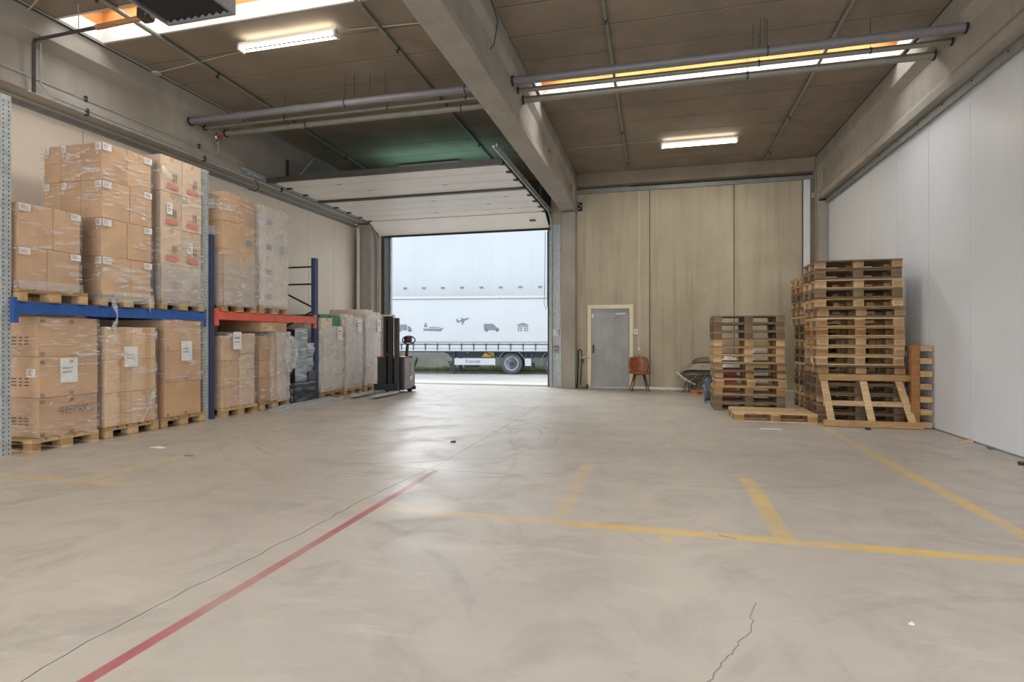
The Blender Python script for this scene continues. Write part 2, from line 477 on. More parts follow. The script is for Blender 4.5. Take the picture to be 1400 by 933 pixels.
def text(name, lines, size, o, xd, yd, mat, parent, lift=.0015, xs=1.0, lead=1.25):
    o, xd, yd = Vector(o), Vector(xd), Vector(yd); nrm = xd.cross(yd).normalized()
    m = MB()
    for i, s in enumerate(lines):
        v, f = text_mesh(s)
        m._add([o + xd * (p[0] * size * xs) + yd * (p[1] * size - i * lead * size) + nrm * lift for p in v], f)
    return m.build(name, mat, parent, fixn=False)
DIG = {'4': [[(.55, 0), (.5, 1)], [(.35, 1), (.0, .45), (.75, .4)]], '1': [[(.4, 0), (.42, 1)]],
       '5': [[(.7, 1), (.2, .95), (.15, .55), (.55, .6), (.65, .3), (.45, 0), (.1, .05)]],
       '7': [[(.05, .95), (.65, .95), (.3, 0)], [(.2, .5), (.6, .5)]], '0': [[(.4, 1), (.15, .75), (.15, .25), (.4, 0), (.65, .25), (.65, .75), (.4, 1)]],
       '3': [[(.1, .9), (.5, 1), (.6, .75), (.3, .55), (.65, .35), (.5, .02), (.1, .1)]],
       '9': [[(.65, .7), (.45, 1), (.15, .8), (.3, .5), (.62, .7), (.5, 0)]],
       '8': [[(.4, .52), (.15, .75), (.4, 1), (.62, .78), (.4, .52), (.12, .25), (.4, 0), (.65, .25), (.4, .52)]],
       'N': [[(.1, 0), (.12, .9), (.5, .1), (.55, 1)]], 'X': [[(.1, 0), (.6, .9)], [(.1, .9), (.6, 0)]]}
def scrawl(name, s, size, o, xd, yd, mat, parent, w=.012, step=.72, lift=.0012):
    o, xd, yd = Vector(o), Vector(xd), Vector(yd); nrm = xd.cross(yd).normalized()
    m = MB()
    for i, ch in enumerate(s):
        for st in DIG.get(ch, []):
            for a, b in zip(st, st[1:]):
                p = o + xd * ((a[0] + i * step) * size) + yd * (a[1] * size); q = o + xd * ((b[0] + i * step) * size) + yd * (b[1] * size)
                d = (q - p).normalized(); sd = d.cross(nrm) * w / 2; e = d * w * .3
                m._add([p - sd - e + nrm * lift, q - sd + e + nrm * lift, q + sd + e + nrm * lift, p + sd - e + nrm * lift], [(0, 1, 2, 3)])
    return m.build(name, mat, parent, fixn=False)

EY, EZ, EX = Vector((0, 1, 0)), Vector((0, 0, 1)), Vector((1, 0, 0))
# ================================================================== STRUCTURE
FX0, FX1, FY0, FY1 = -8.54, 3.9, -8.0, 15.0
# ---- floor: base, four slabs parted by a sawn joint and a ragged crack
floor = B(FX0 - .3, FX1 + .3, FY0 - .3, FY1 + .35, -.25, -.05).build('floor', 'joint', origin=(0, 0, 0)); tag(floor, kind='structure')
crk = [(30, 933), (90, 895), (150, 862.5), (215, 830), (260, 805), (310, 782.5), (370, 750), (410, 730), (450, 709), (480, 692.5), (530, 667.5), (590, 640)]
TH = math.atan(198 / 766)
def fl(u, v, z=0):
    x = (u - 700) / 766; a = (-math.sin(TH) + x * math.cos(TH), math.cos(TH) + x * math.sin(TH), (462 - v) / 766)
    t = (z - 1.33) / a[2]; return (a[0] * t, a[1] * t)
cp = [fl(*p) for p in crk]
cp = [(-2.36, FY0), (-2.36, -3), (-2.35, 0)] + cp
fine = []
for (a, b) in zip(cp, cp[1:]):
    n_ = max(1, int(abs(b[1] - a[1]) / .09)) if a[1] > 0.5 else 1
    for k in range(n_):
        f = k / n_; j = random.uniform(-.012, .012) if a[1] > .5 else 0
        fine.append((a[0] + (b[0] - a[0]) * f + j, a[1] + (b[1] - a[1]) * f))
JY = 5.27
fine = [p for p in fine if p[1] < JY - .02] + [(-2.215, JY)]
far_ = [(-2.215, JY)] + [(-2.21 + random.uniform(-.006, .006), JY + k * .3) for k in range(1, 32)] + [(-2.2, 15.2)]
G = .004
def slab(poly): MB().prism([(x, y, -.05) for x, y in poly], (0, 0, .05)).build('slab', 'floor', floor)
slab([(FX0 - .1, FY0)] + [(x - G, y if i < len(fine) - 1 else y - G) for i, (x, y) in enumerate(fine)] + [(FX0 - .1, JY - G)])
slab([(x + G, y if i < len(fine) - 1 else y - G) for i, (x, y) in enumerate(fine)] + [(FX1 + .1, JY - G), (FX1 + .1, FY0)])
slab([(FX0 - .1, JY + G)] + [(x - G * .6, y if i else y + G) for i, (x, y) in enumerate(far_)] + [(FX0 - .1, 15.2)])
slab([(x + G * .6, y if i else y + G) for i, (x, y) in enumerate(far_)] + [(FX1 + .1, 15.2), (FX1 + .1, JY + G)])
# hairline cracks
def ribbon(name, pts, w, mat, parent, z=.0012):
    m = MB()
    for (a, b) in zip(pts, pts[1:]):
        a_, b_ = Vector((a[0], a[1], z)), Vector((b[0], b[1], z)); d = (b_ - a_).normalized(); s_ = Vector((-d.y, d.x, 0)) * w / 2
        m._add([a_ - s_, b_ - s_, b_ + s_, a_ + s_], [(0, 1, 2, 3)])
    return m.build(name, mat, parent, fixn=False)
MT['crackmat'] = simple('crack_dirt', hexc('7a7066'), .9)  # dark tone of the hairline crack ribbon
hc = [fl(*p) for p in ((968, 935), (973, 927), (992, 903), (1003, 893), (1012, 876), (1028, 862), (1027, 845), (1036, 820))]
hp = []
for a, b in zip(hc, hc[1:]):
    for k in range(5):
        f = k / 5; hp.append((a[0] + (b[0] - a[0]) * f + random.uniform(-.008, .008), a[1] + (b[1] - a[1]) * f))
ribbon('crack', hp, .004, 'crackmat', floor)

# ---- side walls
wl = B(FX0 - .15, FX0 - .04, FY0, 15.2, 0, 4.62).build('wall_left', 'cream'); tag(wl, kind='structure')
y = 14.74
while y > FY0 + .1:
    y0 = max(FY0, y - 1.144)
    B(FX0 - .04, FX0, y0 + .003, y - .003, .0, 4.6).build('panel', 'cream', wl, bevel=.003); y -= 1.15
wr = B(FX1 + .04, FX1 + .15, FY0, 15.2, 0, 4.62).build('wall_right', 'rib'); tag(wr, kind='structure')
y = 8.44 + 1.15 * 6
while y > FY0 + .1:
    y0, y1 = max(FY0, y - 1.15), min(14.95, y)
    if y1 - y0 > .2:
        B(FX1, FX1 + .04, y0 + .004, y1 - .004, .0, 4.58).build('panel', 'whitep', wr)
    y -= 1.15
MB().box(FX1 - .005, FX1 + .0, FY0, 14.6, 0, .02).build('baseboard_right', 'trimgrey')['kind'] = 'structure'
# trims at wall tops
def struct(o): o['kind'] = 'structure'; return o
t1 = MB(); t1.box(FX1 - .07, FX1 - .002, FY0, 14.5, 4.52, 4.60).box(FX1 - .07, FX1 - .06, FY0, 14.5, 4.48, 4.52)
struct(t1.build('trim_1', 'trimgrey'))
for k in range(14):
    MB().lathe((FX1 - .071, 4.5 + k * .75, 4.56), (-1, 0, 0), [(0, .012), (.008, .012), (.012, .006)], 8).build('bolt', 'steel', bpy.data.objects['trim_1'], smooth=True)
struct(B(FX0 + .002, FX0 + .09, FY0, 14.7, 4.54, 4.60).build('trim_2', 'trimgrey'))
struct(B(FX0 + .10, FX0 + .14, FY0, 14.5, 4.585, 4.62).build('trim_3', 'conduit'))
# rear wall with two open gates (behind the camera)
wf = MB(); wf.box(FX0 - .15, -7.5, FY0 - .2, FY0, 0, 5.7).box(-1.7, -1.4, FY0 - .2, FY0, 0, 5.7).box(3.8, FX1 + .15, FY0 - .2, FY0, 0, 5.7).box(-7.5, 3.8, FY0 - .2, FY0, 4.4, 5.7)
struct(wf.build('wall_front', 'backwall'))
# back wall of concrete panels
wb = MB(); wb.box(FX0 - .15, -7.72, 15.03, 15.3, 0, 5.86).box(-7.72, -2.78, 15.03, 15.3, 4.34, 5.86).box(-2.78, -1.70, 15.03, 15.3, 0, 5.86)
wb.box(-1.70, -.68, 15.10, 15.3, 2.12, 5.86).box(-.68, FX1 + .3, 14.98, 15.3, 5.28, 5.86).box(-.68, FX1 + .2, 15.03, 15.3, 0, 5.28)
wb = struct(wb.build('wall_back', 'joint'))
def wp(x0, x1, z0=0.02, z1=5.28, d=.03): return B(x0 + .009, x1 - .009, 15.0, 15.0 + d, z0, z1).build('concrete_panel', 'backwall', wb, bevel=.006)
# first panel has the door hole: built as one mesh around it
m = MB(); m.prism([(-2.78, 15.0, .02), (-1.79, 15.0, .02), (-1.79, 15.0, 2.20), (-.60, 15.0, 2.20), (-.60, 15.0, .02), (-.189, 15.0, .02), (-.189, 15.0, 5.28), (-2.78, 15.0, 5.28)], (0, .03, 0))
m.build('concrete_panel', 'backwall', wb)
wp(-.18, 1.88); wp(1.88, 3.44)
B(3.455, 3.60, 14.955, 15.03, 0, 5.22).build('white_panel_strip', 'whitep', wb, bevel=.004)
B(3.61, 3.9, 15.0, 15.03, 0, 5.28).build('concrete_panel', 'ceil', wb)
B(-8.54, -7.9, 15.0, 15.03, 0, 5.28).build('concrete_panel', 'beam', wb)
# the lintel beam and the grey rail above the panels
struct(B(-2.06, 3.75, 14.75, 15.02, 5.32, 5.648).build('trim_4', 'ceil', bevel=.008))
struct(MB().box(-2.04, 3.70, 14.93, 14.99, 5.17, 5.23).box(-2.04, 3.70, 14.985, 14.995, 5.23, 5.30).build('trim_5', 'trimgrey'))
struct(B(-.6, 3.4, 14.90, 14.995, .0, .05).build('baseboard_back', 'plinth', bevel=.01))

# columns
def column(x0, x1, y0, y1, z1, label):
    c = root('concrete_column', ((x0 + x1) / 2, (y0 + y1) / 2, 0), kind='structure')
    B(x0, x1, y0, y1, 0, z1).build('shaft', 'beam', c, bevel=.015)
    return c
c1 = column(-2.43, -2.07, 14.6, 14.99, 4.64, '')
B(-2.43, -2.07, 14.6, 14.99, 4.645, 4.655).build('bearing_pad', 'rubber', c1)
c2 = column(3.70, 3.895, 14.58, 14.98, 4.56, '')
c3 = column(-8.42, -7.96, 14.6, 14.99, 4.6, '')
B(3.68, 3.70, 14.6, 14.9, 4.2, 5.4).build('side_plate', 'beam', c2)

# beams: bottom flange, web, top flange profile swept along Y
def beam(name, x, hw, web, fw, ytop0, yend, zb=4.65, half=0):
    b = root(name, (x, 3, zb), kind='structure')
    def prof(hw, web, fw):
        L = [(-hw, 0), (hw, 0), (hw, .12), (web, .22), (web, .62), (fw, .72), (fw, .995), (-fw, .995), (-fw, .72), (-web, .62), (-web, .22), (-hw, .12)]
        if half == 1: L = [(max(a, -.05) if a < 0 else a, c) for a, c in L]
        if half == -1: L = [(min(a, .05) if a > 0 else a, c) for a, c in L]
        return L
    MB().prism([(x + a, ytop0, zb + c) for a, c in prof(hw, web, fw)], (0, yend - .45 - ytop0, 0)).build('beam_body', 'beam', b, bevel=.006)
    MB().prism([(x + a, yend - .45, zb + c) for a, c in prof(hw, hw - .005, fw - .02)], (0, .45, 0)).build('end_block', 'beam', b, bevel=.006)
    return b
bm_mid = beam('roof_beam', -2.245, .185, .12, .195, FY0, 14.97)
bm_r = beam('roof_beam', 3.88, .185, .12, .25, FY0, 14.97, 4.61, 0)
bm_l = beam('roof_beam', -8.30, .19, .15, .38, FY0, 14.97, 4.63, 0)
for yy in (8.2, 8.56, 8.9):
    pass
MB().lathe((-2.12, 11.2, 5.12), (1, 0, 0), [(0, .03), (.006, .03)], 12).build('socket', 'black', bm_mid)
B(-2.062, -2.058, 13.75, 13.85, 5.0, 5.14).build('lifting_slot', 'black', bm_mid)
MB().lathe((3.765, 12.1, 5.0), (-1, 0, 0), [(0, .07), (.006, .07)], 20).build('cast_plug', 'conduit', bm_r)
for yy, zz in ((10.5, 5.12), (12.6, 5.2)):
    MB().lathe((3.755, yy, zz), (-1, 0, 0), [(0, .025), (.012, .02)], 12).build('cast_plug', 'conduit', bm_r)
# ceiling of planks with recessed joints; skylights leave one plank out
ceil_ = struct(MB().box(FX0 - .2, -7.9, FY0 - .2, 15.3, 5.86, 5.92).box(-2.45, -2.04, FY0 - .2, 15.3, 5.86, 5.92).box(3.65, 4.2, FY0 - .2, 15.3, 5.86, 5.92).build('ceiling', 'joint', origin=(0, 0, 5.86)))
def planks(x0, x1, seams, holes):
    cuts = [seams[0] - .1] + [c for h in holes[::-1] for c in h] + [15.3]
    for a, b in zip(cuts[::2], cuts[1::2]):
        B(x0, x1, a, b, 5.852, 5.87).build('ceiling_cap', 'joint', ceil_)  # dark sheet over the planks, added to stop light leaking through the gaps
    for a, b in zip(seams, seams[1:]):
        if any(h0 < (a + b) / 2 < h1 for h0, h1 in holes): continue
        MB().prism([(x0, a + .008, 5.85), (x0, a + .008, 5.66), (x0, a + .014, 5.65), (x0, b - .014, 5.65), (x0, b - .008, 5.66), (x0, b - .008, 5.85)], (x1 - x0, 0, 0)).build('plank', 'ceil', ceil_)
        B(x0, x1, b - .0075, b + .0075, 5.6555, 5.662).build('joint_filler', 'joint', ceil_)
sL = [5.78 - .75 * k for k in range(18, 0, -1)] + [5.78, 6.48, 7.15, 7.87, 8.59, 9.33, 10.05, 10.79, 11.53, 12.27, 13.0, 13.75, 14.4, 15.1]
sR = [7.81 - .745 * k for k in range(21, 0, -1)] + [7.81, 8.54, 9.27, 9.97, 10.63, 11.40, 12.15, 12.91, 13.64, 14.2, 14.74, 15.1]
hl = [(5.78, 6.48), (5.78 - .75 * 7, 5.78 - .75 * 6), (5.78 - .75 * 13, 5.78 - .75 * 12)]
hr = [(9.27, 9.97), (7.81 - .745 * 8, 7.81 - .745 * 7), (7.81 - .745 * 15, 7.81 - .745 * 14)]
planks(-7.9, -2.44, sL, hl); planks(-2.05, 3.64, sR, hr)
struct(B(FX0 - .2, 4.2, FY0 - .2, 15.3, 5.852, 5.858).build('trim_6', 'joint')) if False else None
# roof deck above the planks except at skylights: the planks themselves close the roof
def skylight(x0, x1, y0, y1, idx):
    s = root('window_%d' % idx, ((x0 + x1) / 2, (y0 + y1) / 2, 5.65), kind='structure')
    m = MB(); m.box(x0, x1, y0 - .0, y0 + .03, 5.65, 5.87).box(x0, x1, y1 - .03, y1, 5.65, 5.87).box(x0, x0 + .03, y0 + .03, y1 - .03, 5.65, 5.87).box(x1 - .03, x1, y0 + .03, y1 - .03, 5.65, 5.87)
    m.build('curb', 'curb', s)
    m = MB(); m.box(x0 - .04, x1 + .04, y0 - .06, y0 - .0, 5.86, 6.2).box(x0 - .04, x1 + .04, y1, y1 + .06, 5.86, 6.2).box(x0 - .06, x0, y0, y1, 5.86, 6.2).box(x1, x1 + .06, y0, y1, 5.86, 6.2)
    m.build('wood_lining', 'orangewood', s)
    n = 5
    for k in range(1, n):
        xx = x0 + (x1 - x0) * k / n
        B(xx - .03, xx + .03, y0, y1, 6.03, 6.1).build('crossbar', 'orangewood', s)
    B(x0 - .05, x1 + .05, y0 - .05, y1 + .05, 6.2, 6.215).build('pane', 'skypane', s)
for i, (a, b, h) in enumerate([(-7.88, -2.46, hl[0]), (-2.03, 3.62, hr[0]), (-7.88, -2.46, hl[1]), (-2.03, 3.62, hr[1]), (-7.88, -2.46, hl[2]), (-2.03, 3.62, hr[2])]):
    skylight(a, b, h[0] + .004, h[1] - .004, i + 1)

# ================================================================== gate (sectional door pulled up under the ceiling)
g = root('door_1', (-5.25, 15.0, 0), kind='structure')
ZT = 4.62
secs = [10.09, 10.72, 11.33, 11.95]
def panel(y0, y1, z0, z1, ribs=1):
    d = Vector((0, y1 - y0, z1 - z0)); nrm = Vector((0, -d.z, d.y)).normalized() * .04
    m = MB(); m.obox((-7.86, y0, z0), (5.04, 0, 0), d, nrm)
    o = m.build('panel', 'doorpanel', g, bevel=.004)
    return o
for a, b in ((10.12, 10.695), (10.715, 11.285), (11.305, 11.88), (12.0, 12.575), (12.595, 13.165), (13.185, 13.755), (13.775, 14.30)):
    panel(a, b, ZT, ZT)
panel(14.33, 14.90, ZT - .02, 4.30)
B(-7.85, -2.83, 10.12, 14.3, ZT + .045, ZT + .05).build('curtain_back', 'joint', g)
for yy in (10.705, 11.295, 12.585, 13.175, 13.765): B(-7.85, -2.83, yy - .009, yy + .009, ZT + .005, ZT + .02).build('joint_seal', 'joint', g)
B(-7.9, -2.78, 10.04, 10.115, ZT - .05, ZT + .05).build('end_rail', 'steel', g)
B(-7.9, -2.78, 11.885, 11.995, ZT - .035, ZT + .03).build('stiffening_rail', 'steel', g)
B(-7.72, -2.80, 14.90, 14.95, 4.25, 4.31).build('bottom_seal', 'rubber', g)
for k, (yy, xx) in enumerate([(11.295, -6.2), (11.295, -4.4), (10.705, -6.6), (12.585, -5.2), (13.175, -4.0), (12.585, -3.4), (13.765, -5.6), (13.765, -3.6)]):
    MB().box(xx - .05, xx + .05, yy - .02, yy + .02, ZT - .012, ZT).build('hinge', 'galv', g)
B(-3.28, -3.12, 14.55, 14.68, 4.44, 4.47).build('handle_cup', 'black', g)
for sx, x in ((-1, -7.93), (1, -2.74)):
    pts = [(x, 9.55 if sx < 0 else 9.3, ZT + .02), (x, 14.3, ZT + .02)] + [(x, 14.3 + .62 * math.sin(R(a)), ZT + .02 - .62 * (1 - math.cos(R(a)))) for a in range(10, 91, 10)] + [(x, 14.92, .05)]
    MB().tube(pts, .022, 8).build('track', 'galv', g, smooth=True)
    MB().bar((x + .03 * sx, 9.4, ZT + .075), (x + .03 * sx, 14.6, ZT + .075), .02, .05).build('track_rail', 'galv', g)
    for yy in (10.2, 10.72, 11.3, 11.9, 12.58, 13.17, 13.77, 14.3):
        MB().lathe((x - .05 * sx, yy, ZT - .0), (-sx, 0, 0), [(0, .035), (.04, .035)], 12).box(x - sx * .12 - .03, x - sx * .12 + .03, yy - .05, yy + .05, ZT - .02, ZT + .015).build('roller', 'black', g, smooth=True)
# hangers of the tracks
MB().bar((-8.02, 10.89, ZT + .06), (-8.02, 10.89, 5.648), .05, .05, (0, 1, 0)).build('hanger', 'steel', g)
MB().tube([(-8.0, 10.92, ZT + .06), (-7.75, 11.5, 5.5)], .014, 6).build('brace', 'galv', g)
MB().bar((-2.70, 11.4, ZT + .06), (-2.70, 11.4, 5.648), .05, .05, (0, 1, 0)).build('hanger', 'steel', g)
MB().bar((-2.70, 13.2, ZT + .06), (-2.70, 13.2, 5.648), .05, .05, (0, 1, 0)).build('hanger', 'steel', g)
# jambs
MB().box(-7.80, -7.70, 14.90, 15.32, 0, 4.36).build('jamb', 'steel', g)
MB().box(-7.72, -7.66, 15.24, 15.34, 0, 4.36).build('jamb_trim', 'galv', g)
MB().box(-2.86, -2.83, 14.92, 15.34, 0, 4.36).build('jamb', 'steel', g)
MB().box(-2.83, -2.44, 14.97, 15.0, 0, 4.4).build('jamb_plate', 'galv', g)
MB().box(-2.70, -2.66, 14.93, 14.97, 0, 4.5).box(-2.52, -2.49, 14.93, 14.97, 0, 4.5).build('jamb_channel', 'galv', g)
MB().box(-7.8, -2.8, 15.0, 15.34, 4.33, 4.40).build('lintel_plate', 'galv', g)
MB().tube([(-2.92, 14.88, 4.2), (-2.93, 14.88, 2.9), (-2.95, 14.88, 2.25), (-2.90, 14.88, 2.1), (-2.86, 14.88, 2.2), (-2.86, 14.88, 4.2)], .007, 6).build('pull_cord', 'black', g)
struct(B(-7.7, -2.85, 15.0, 15.36, -.02, .004).build('trim_7', 'steel'))
# narrow fittings in the corner left of the gate
struct(MB().tube([(-8.35, 14.56, 0), (-8.35, 14.56, 4.5)], .05, 14).build('trim_8', 'white', smooth=True))
struct(B(-7.96, -7.80, 14.99, 15.03, 0, 4.5).build('trim_9', 'cream'))

# personnel door
d2 = root('door_2', (-1.2, 15.0, 0), kind='structure')
m = MB(); m.box(-1.79, -1.695, 14.97, 15.10, 0, 2.20).box(-.695, -.60, 14.97, 15.10, 0, 2.20).box(-1.695, -.695, 14.97, 15.10, 2.105, 2.20)
m.build('door_frame', 'doorframe', d2, bevel=.004)
B(-1.69, -.70, 15.045, 15.09, .01, 1.90).build('door_leaf', 'greydoor', d2, bevel=.003)
B(-1.69, -.70, 15.045, 15.09, 1.905, 2.10).build('transom_panel', 'greydoor', d2, bevel=.003)
cl = MB().box(-1.05, -.80, 14.99, 15.045, 1.93, 1.99).build('door_closer', 'galv', d2, bevel=.006)
MB().tube([(-.92, 15.0, 1.93), (-.98, 14.93, 1.87), (-1.08, 15.03, 1.84)], .009, 6).build('closer_arm', 'galv', cl)
hp_ = B(-1.665, -1.615, 15.03, 15.045, .92, 1.14).build('lock_plate', 'black', d2, bevel=.003)
MB().tube([(-1.64, 15.03, 1.0), (-1.64, 14.985, 1.0), (-1.53, 14.985, 1.0)], .011, 8).build('handle', 'chrome', hp_, smooth=True)
B(-1.685, -1.64, 15.03, 15.045, 1.86, 1.97).build('door_contact', 'white', d2)
for z in (.3, 1.6):
    MB().tube([(-.70, 15.035, z), (-.70, 15.035, z + .1)], .01, 8).build('hinge', 'galv', d2)

# ================================================================== ceiling services
def tubelight(x0, x1, y, z, lit=True, label=''):
    f = root('fluorescent_light', ((x0 + x1) / 2, y, z), label, 'ceiling lamp', None)
    m = MB(); m.prism([(x0, y - .055, z + .09), (x0, y + .055, z + .09), (x0, y + .03, z + .045), (x0, y - .03, z + .045)], (x1 - x0, 0, 0))
    m.build('housing', 'white', f)
    for dy in (-.045, .045):
        MB().tube([(x0 + .03, y + dy, z + .01), (x1 - .03, y + dy, z + .01)], .016, 10).build('tube', 'tube' if lit else 'tubeoff', f, smooth=True)
    for xx in (x0, x1 - .03):
        MB().box(xx, xx + .03, y - .07, y + .07, z - .02, z + .06).build('end_cap', 'white', f, bevel=.004)
    for xx in (x0 + .1, x1 - .1):
        MB().tube([(xx, y, z + .09), (xx, y, 5.648)], .006, 6).build('hanger', 'galv', f)
    if lit:
        l = area('tube_glow', (0, 0, -.03), (0, 0, 0), x1 - x0 - .1, .1, 55, (1, .92, .78)); l.parent = f
        l = area('tube_glow', (0, 0, .10), (R(180), 0, 0), x1 - x0 - .1, .1, 3, (1, .92, .78)); l.parent = f
    return f
tubelight(-5.83, -4.25, 6.86, 5.48, True, 'lit fluorescent batten on the left bay ceiling near the skylight')
tubelight(.08, 1.66, 12.65, 5.48, True, 'lit fluorescent batten on the right bay ceiling near the back wall')
el = root('emergency_light', (-5.4, 12.75, 5.50), 'unlit slim luminaire above the raised gate curtain', 'ceiling lamp')
MB().box(-6.2, -4.6, 12.7, 12.8, 5.5, 5.58).build('housing', 'trimgrey', el)
MB().tube([(-6.1, 12.75, 5.485), (-4.7, 12.75, 5.485)], .014, 8).build('tube', 'tubeoff', el)
MB().lathe((-4.66, 12.75, 5.5), (0, 0, -1), [(0, .03), (.02, .025)], 12).build('indicator', emis('green_indicator', (.5, 1, .8), 3), el)
lg = area('teal_fill', (.1, 0, -.06), (R(180), 0, 0), 2.6, .8, 9, (.45, 1.0, .92)); lg.parent = el; lg.location = (0.4, -.4, -.45)  # added teal area light that tints the ceiling, not the indicator's own output

def pipe_run(name, label, y, z, r, mat, x0, x1, cat='pipe', couplings=(), clamps=()):
    p = root(name, ((x0 + x1) / 2, y, z), label, cat, 'pipes across the ceiling')
    MB().tube([(x0, y, z), (x1, y, z)], r, 16).build('pipe_body', mat, p, smooth=True)
    for c in couplings: MB().tube([(c - .09, y, z), (c + .09, y, z)], r + .008, 16).build('coupling', mat, p, smooth=True)
    for c in clamps:
        MB().tube([(c - .012, y, z), (c + .012, y, z)], r + .006, 16).tube([(c, y, z + r), (c, y, 5.648)], .004, 6).build('clamp', 'steel', p)
    for c in (x0 + .01, x1 - .01):
        MB().tube([(c - .01, y, z), (c + .01, y, z)], r + .02, 16).build('wall_collar', 'black', p)
# left bay
pipe_run('drain_pipe', 'thick grey drain pipe across the left bay, nearest of its three', 8.30, 5.22, .058, 'pipegrey', -8.11, -2.375, couplings=(-7.0, -5.9), clamps=(-5.0, -2.9))
pipe_run('steel_pipe', 'thin middle pipe of the three across the left bay', 8.63, 5.22, .030, 'pipelight', -8.11, -2.375, clamps=(-6.4, -4.4, -3.0))
pipe_run('steel_pipe', 'olive grey pipe across the left bay, farthest of its three', 8.97, 5.22, .052, 'pipelight', -7.95, -2.375, clamps=(-6.2, -3.2))
# right bay
pipe_run('drain_pipe', 'thick grey drain pipe across the right bay, nearest of its three', 8.22, 5.22, .060, 'pipegrey', -2.115, 3.75, couplings=(-.9, 2.3), clamps=(1.45,))
pipe_run('steel_pipe', 'thin middle pipe of the three across the right bay', 8.56, 5.22, .036, 'pipelight', -2.115, 3.75, clamps=(1.4, 2.8))
pipe_run('steel_pipe', 'olive grey pipe across the right bay, farthest of its three', 8.92, 5.22, .052, 'pipelight', -2.115, 3.70, clamps=(1.3,))
# crossing wires hanging over the pipes
hw = root('hanger_wires', (1.35, 8.3, 5.3), 'thin hanging wires above the pipes in the right bay', 'wire')
for dx, dy in ((0, 0), (.06, .0), (-.07, .15)):
    MB().tube([(1.35 + dx, 8.15 + dy, 5.28), (1.35 + dx, 8.15 + dy, 5.66)], .004, 5).build('wire', 'steel', hw)
hw = root('hanger_wires', (-4.6, 8.3, 5.3), 'thin hanging wires above the pipes in the left bay', 'wire')
for dx, dy in ((0, 0), (.25, .05), (.5, .1)):
    MB().tube([(-4.8 + dx, 8.25 + dy, 5.28), (-4.8 + dx, 8.25 + dy, 5.66)], .004, 5).build('wire', 'steel', hw)
# long conduits along the hall under the planks
def long_pipe(label, x0, x1, y0, y1, r=.026, z=5.61):
    p = root('sprinkler_pipe', ((x0 + x1) / 2, (y0 + y1) / 2, z), label, 'pipe', 'long pipes under the ceiling')
    MB().tube([(x0, y0, z), (x1, y1, z)], r, 10).build('pipe_body', 'pipelight', p, smooth=True)
    yy = y0 + 1.2
    while yy < y1:
        xx = x0 + (x1 - x0) * (yy - y0) / (y1 - y0)
        MB().tube([(xx, yy - .02, z), (xx, yy + .02, z)], r + .006, 10).box(xx - .012, xx + .012, yy - .012, yy + .012, z - .07, z - r).build('clip', 'steel', p)
        yy += 2.1
long_pipe('long pipe along the left bay ceiling nearer the boxes', -6.45, -7.18, -2, 13.4, .032)
long_pipe('long pipe along the left bay ceiling nearer the middle beam', -3.5, -3.84, -2, 13.2)
long_pipe('long pipe along the right bay ceiling nearer the middle beam', -.62, -.70, -2, 14.55)
long_pipe('long pipe along the right bay ceiling nearer the white wall', 2.26, 2.52, -2, 14.55)
# thin conduits
def conduit(name, label, pts, r=.009, mat='conduit', cat='conduit', clips=0):
    o = MB().tube(pts, r, 6).build(name, mat, smooth=True)
    return tag(o, label, cat)
cj = root('conduit', (-7.85, 8, 5.6), 'thin conduit along the left edge of the ceiling with a round junction box', 'conduit')
MB().tube([(-7.86, 4.5, 5.63), (-7.86, 12.9, 5.63)], .010, 6).build('pipe_body', 'conduit', cj)
MB().lathe((-7.86, 7.36, 5.64), (0, 0, -1), [(0, .07), (.03, .065), (.04, .03)], 14).build('junction_box', 'conduit', cj, smooth=True)
MB().tube([(-7.86, 7.36, 5.63), (-5.83, 7.1, 5.63), (-5.75, 6.9, 5.56)], .009, 6).build('branch', 'conduit', cj)
MB().tube([(-4.25, 6.9, 5.56), (-4.15, 7.0, 5.63), (-2.5, 7.15, 5.63)], .009, 6).build('branch', 'conduit', cj)
conduit('light_conduit', 'thin conduit from the middle beam to the right bay lamp', [(-2.0, 12.66, 5.63), (.1, 12.66, 5.63), (.12, 12.66, 5.57)])
wc = root('conduit', (-8.14, 8, 4.85), 'thin conduit with clips along the left concrete beam', 'conduit')
MB().tube([(-8.12, 2, 4.83), (-8.12, 8.9, 4.83), (-8.10, 8.95, 4.87), (-8.10, 8.95, 5.1)], .010, 6).build('pipe_body', 'galv', wc)
for yy in (5.0, 6.4, 8.5): MB().box(-8.14, -8.10, yy - .015, yy + .015, 4.80, 4.88).build('clip', 'steel', wc)
wc2 = root('conduit', (-8.14, 8, 4.6), 'lower conduit pair along the foot of the left concrete beam', 'conduit')
MB().tube([(-8.10, 5.6, 4.62), (-8.10, 14.3, 4.615)], .014, 6).build('pipe_body', 'galv', wc2)
MB().tube([(-8.09, 5.9, 4.67), (-8.09, 14.3, 4.665)], .009, 6).build('pipe_body', 'galv', wc2)
for yy in (6.4, 8.6, 10.8): MB().box(-8.13, -8.07, yy - .015, yy + .015, 4.585, 4.69).build('clip', 'steel', wc2)
vb = root('pipe_valve', (-8.05, 8.8, 4.95), 'small chrome valve assembly at the left end of the ceiling pipes', 'valve')
MB().tube([(-8.03, 8.82, 5.20), (-8.03, 8.82, 4.93)], .018, 8).lathe((-8.03, 8.82, 5.12), (0, 0, 1), [(-.04, .03), (0, .045), (.04, .03)], 10).lathe((-8.03, 8.82, 5.0), (0, 0, 1), [(-.02, .02), (0, .035), (.02, .02)], 10).build('valve_body', 'chrome', vb, smooth=True)
MB().box(-8.0, -7.93, 8.79, 8.85, 5.10, 5.14).build('lever', 'redpaint', vb)
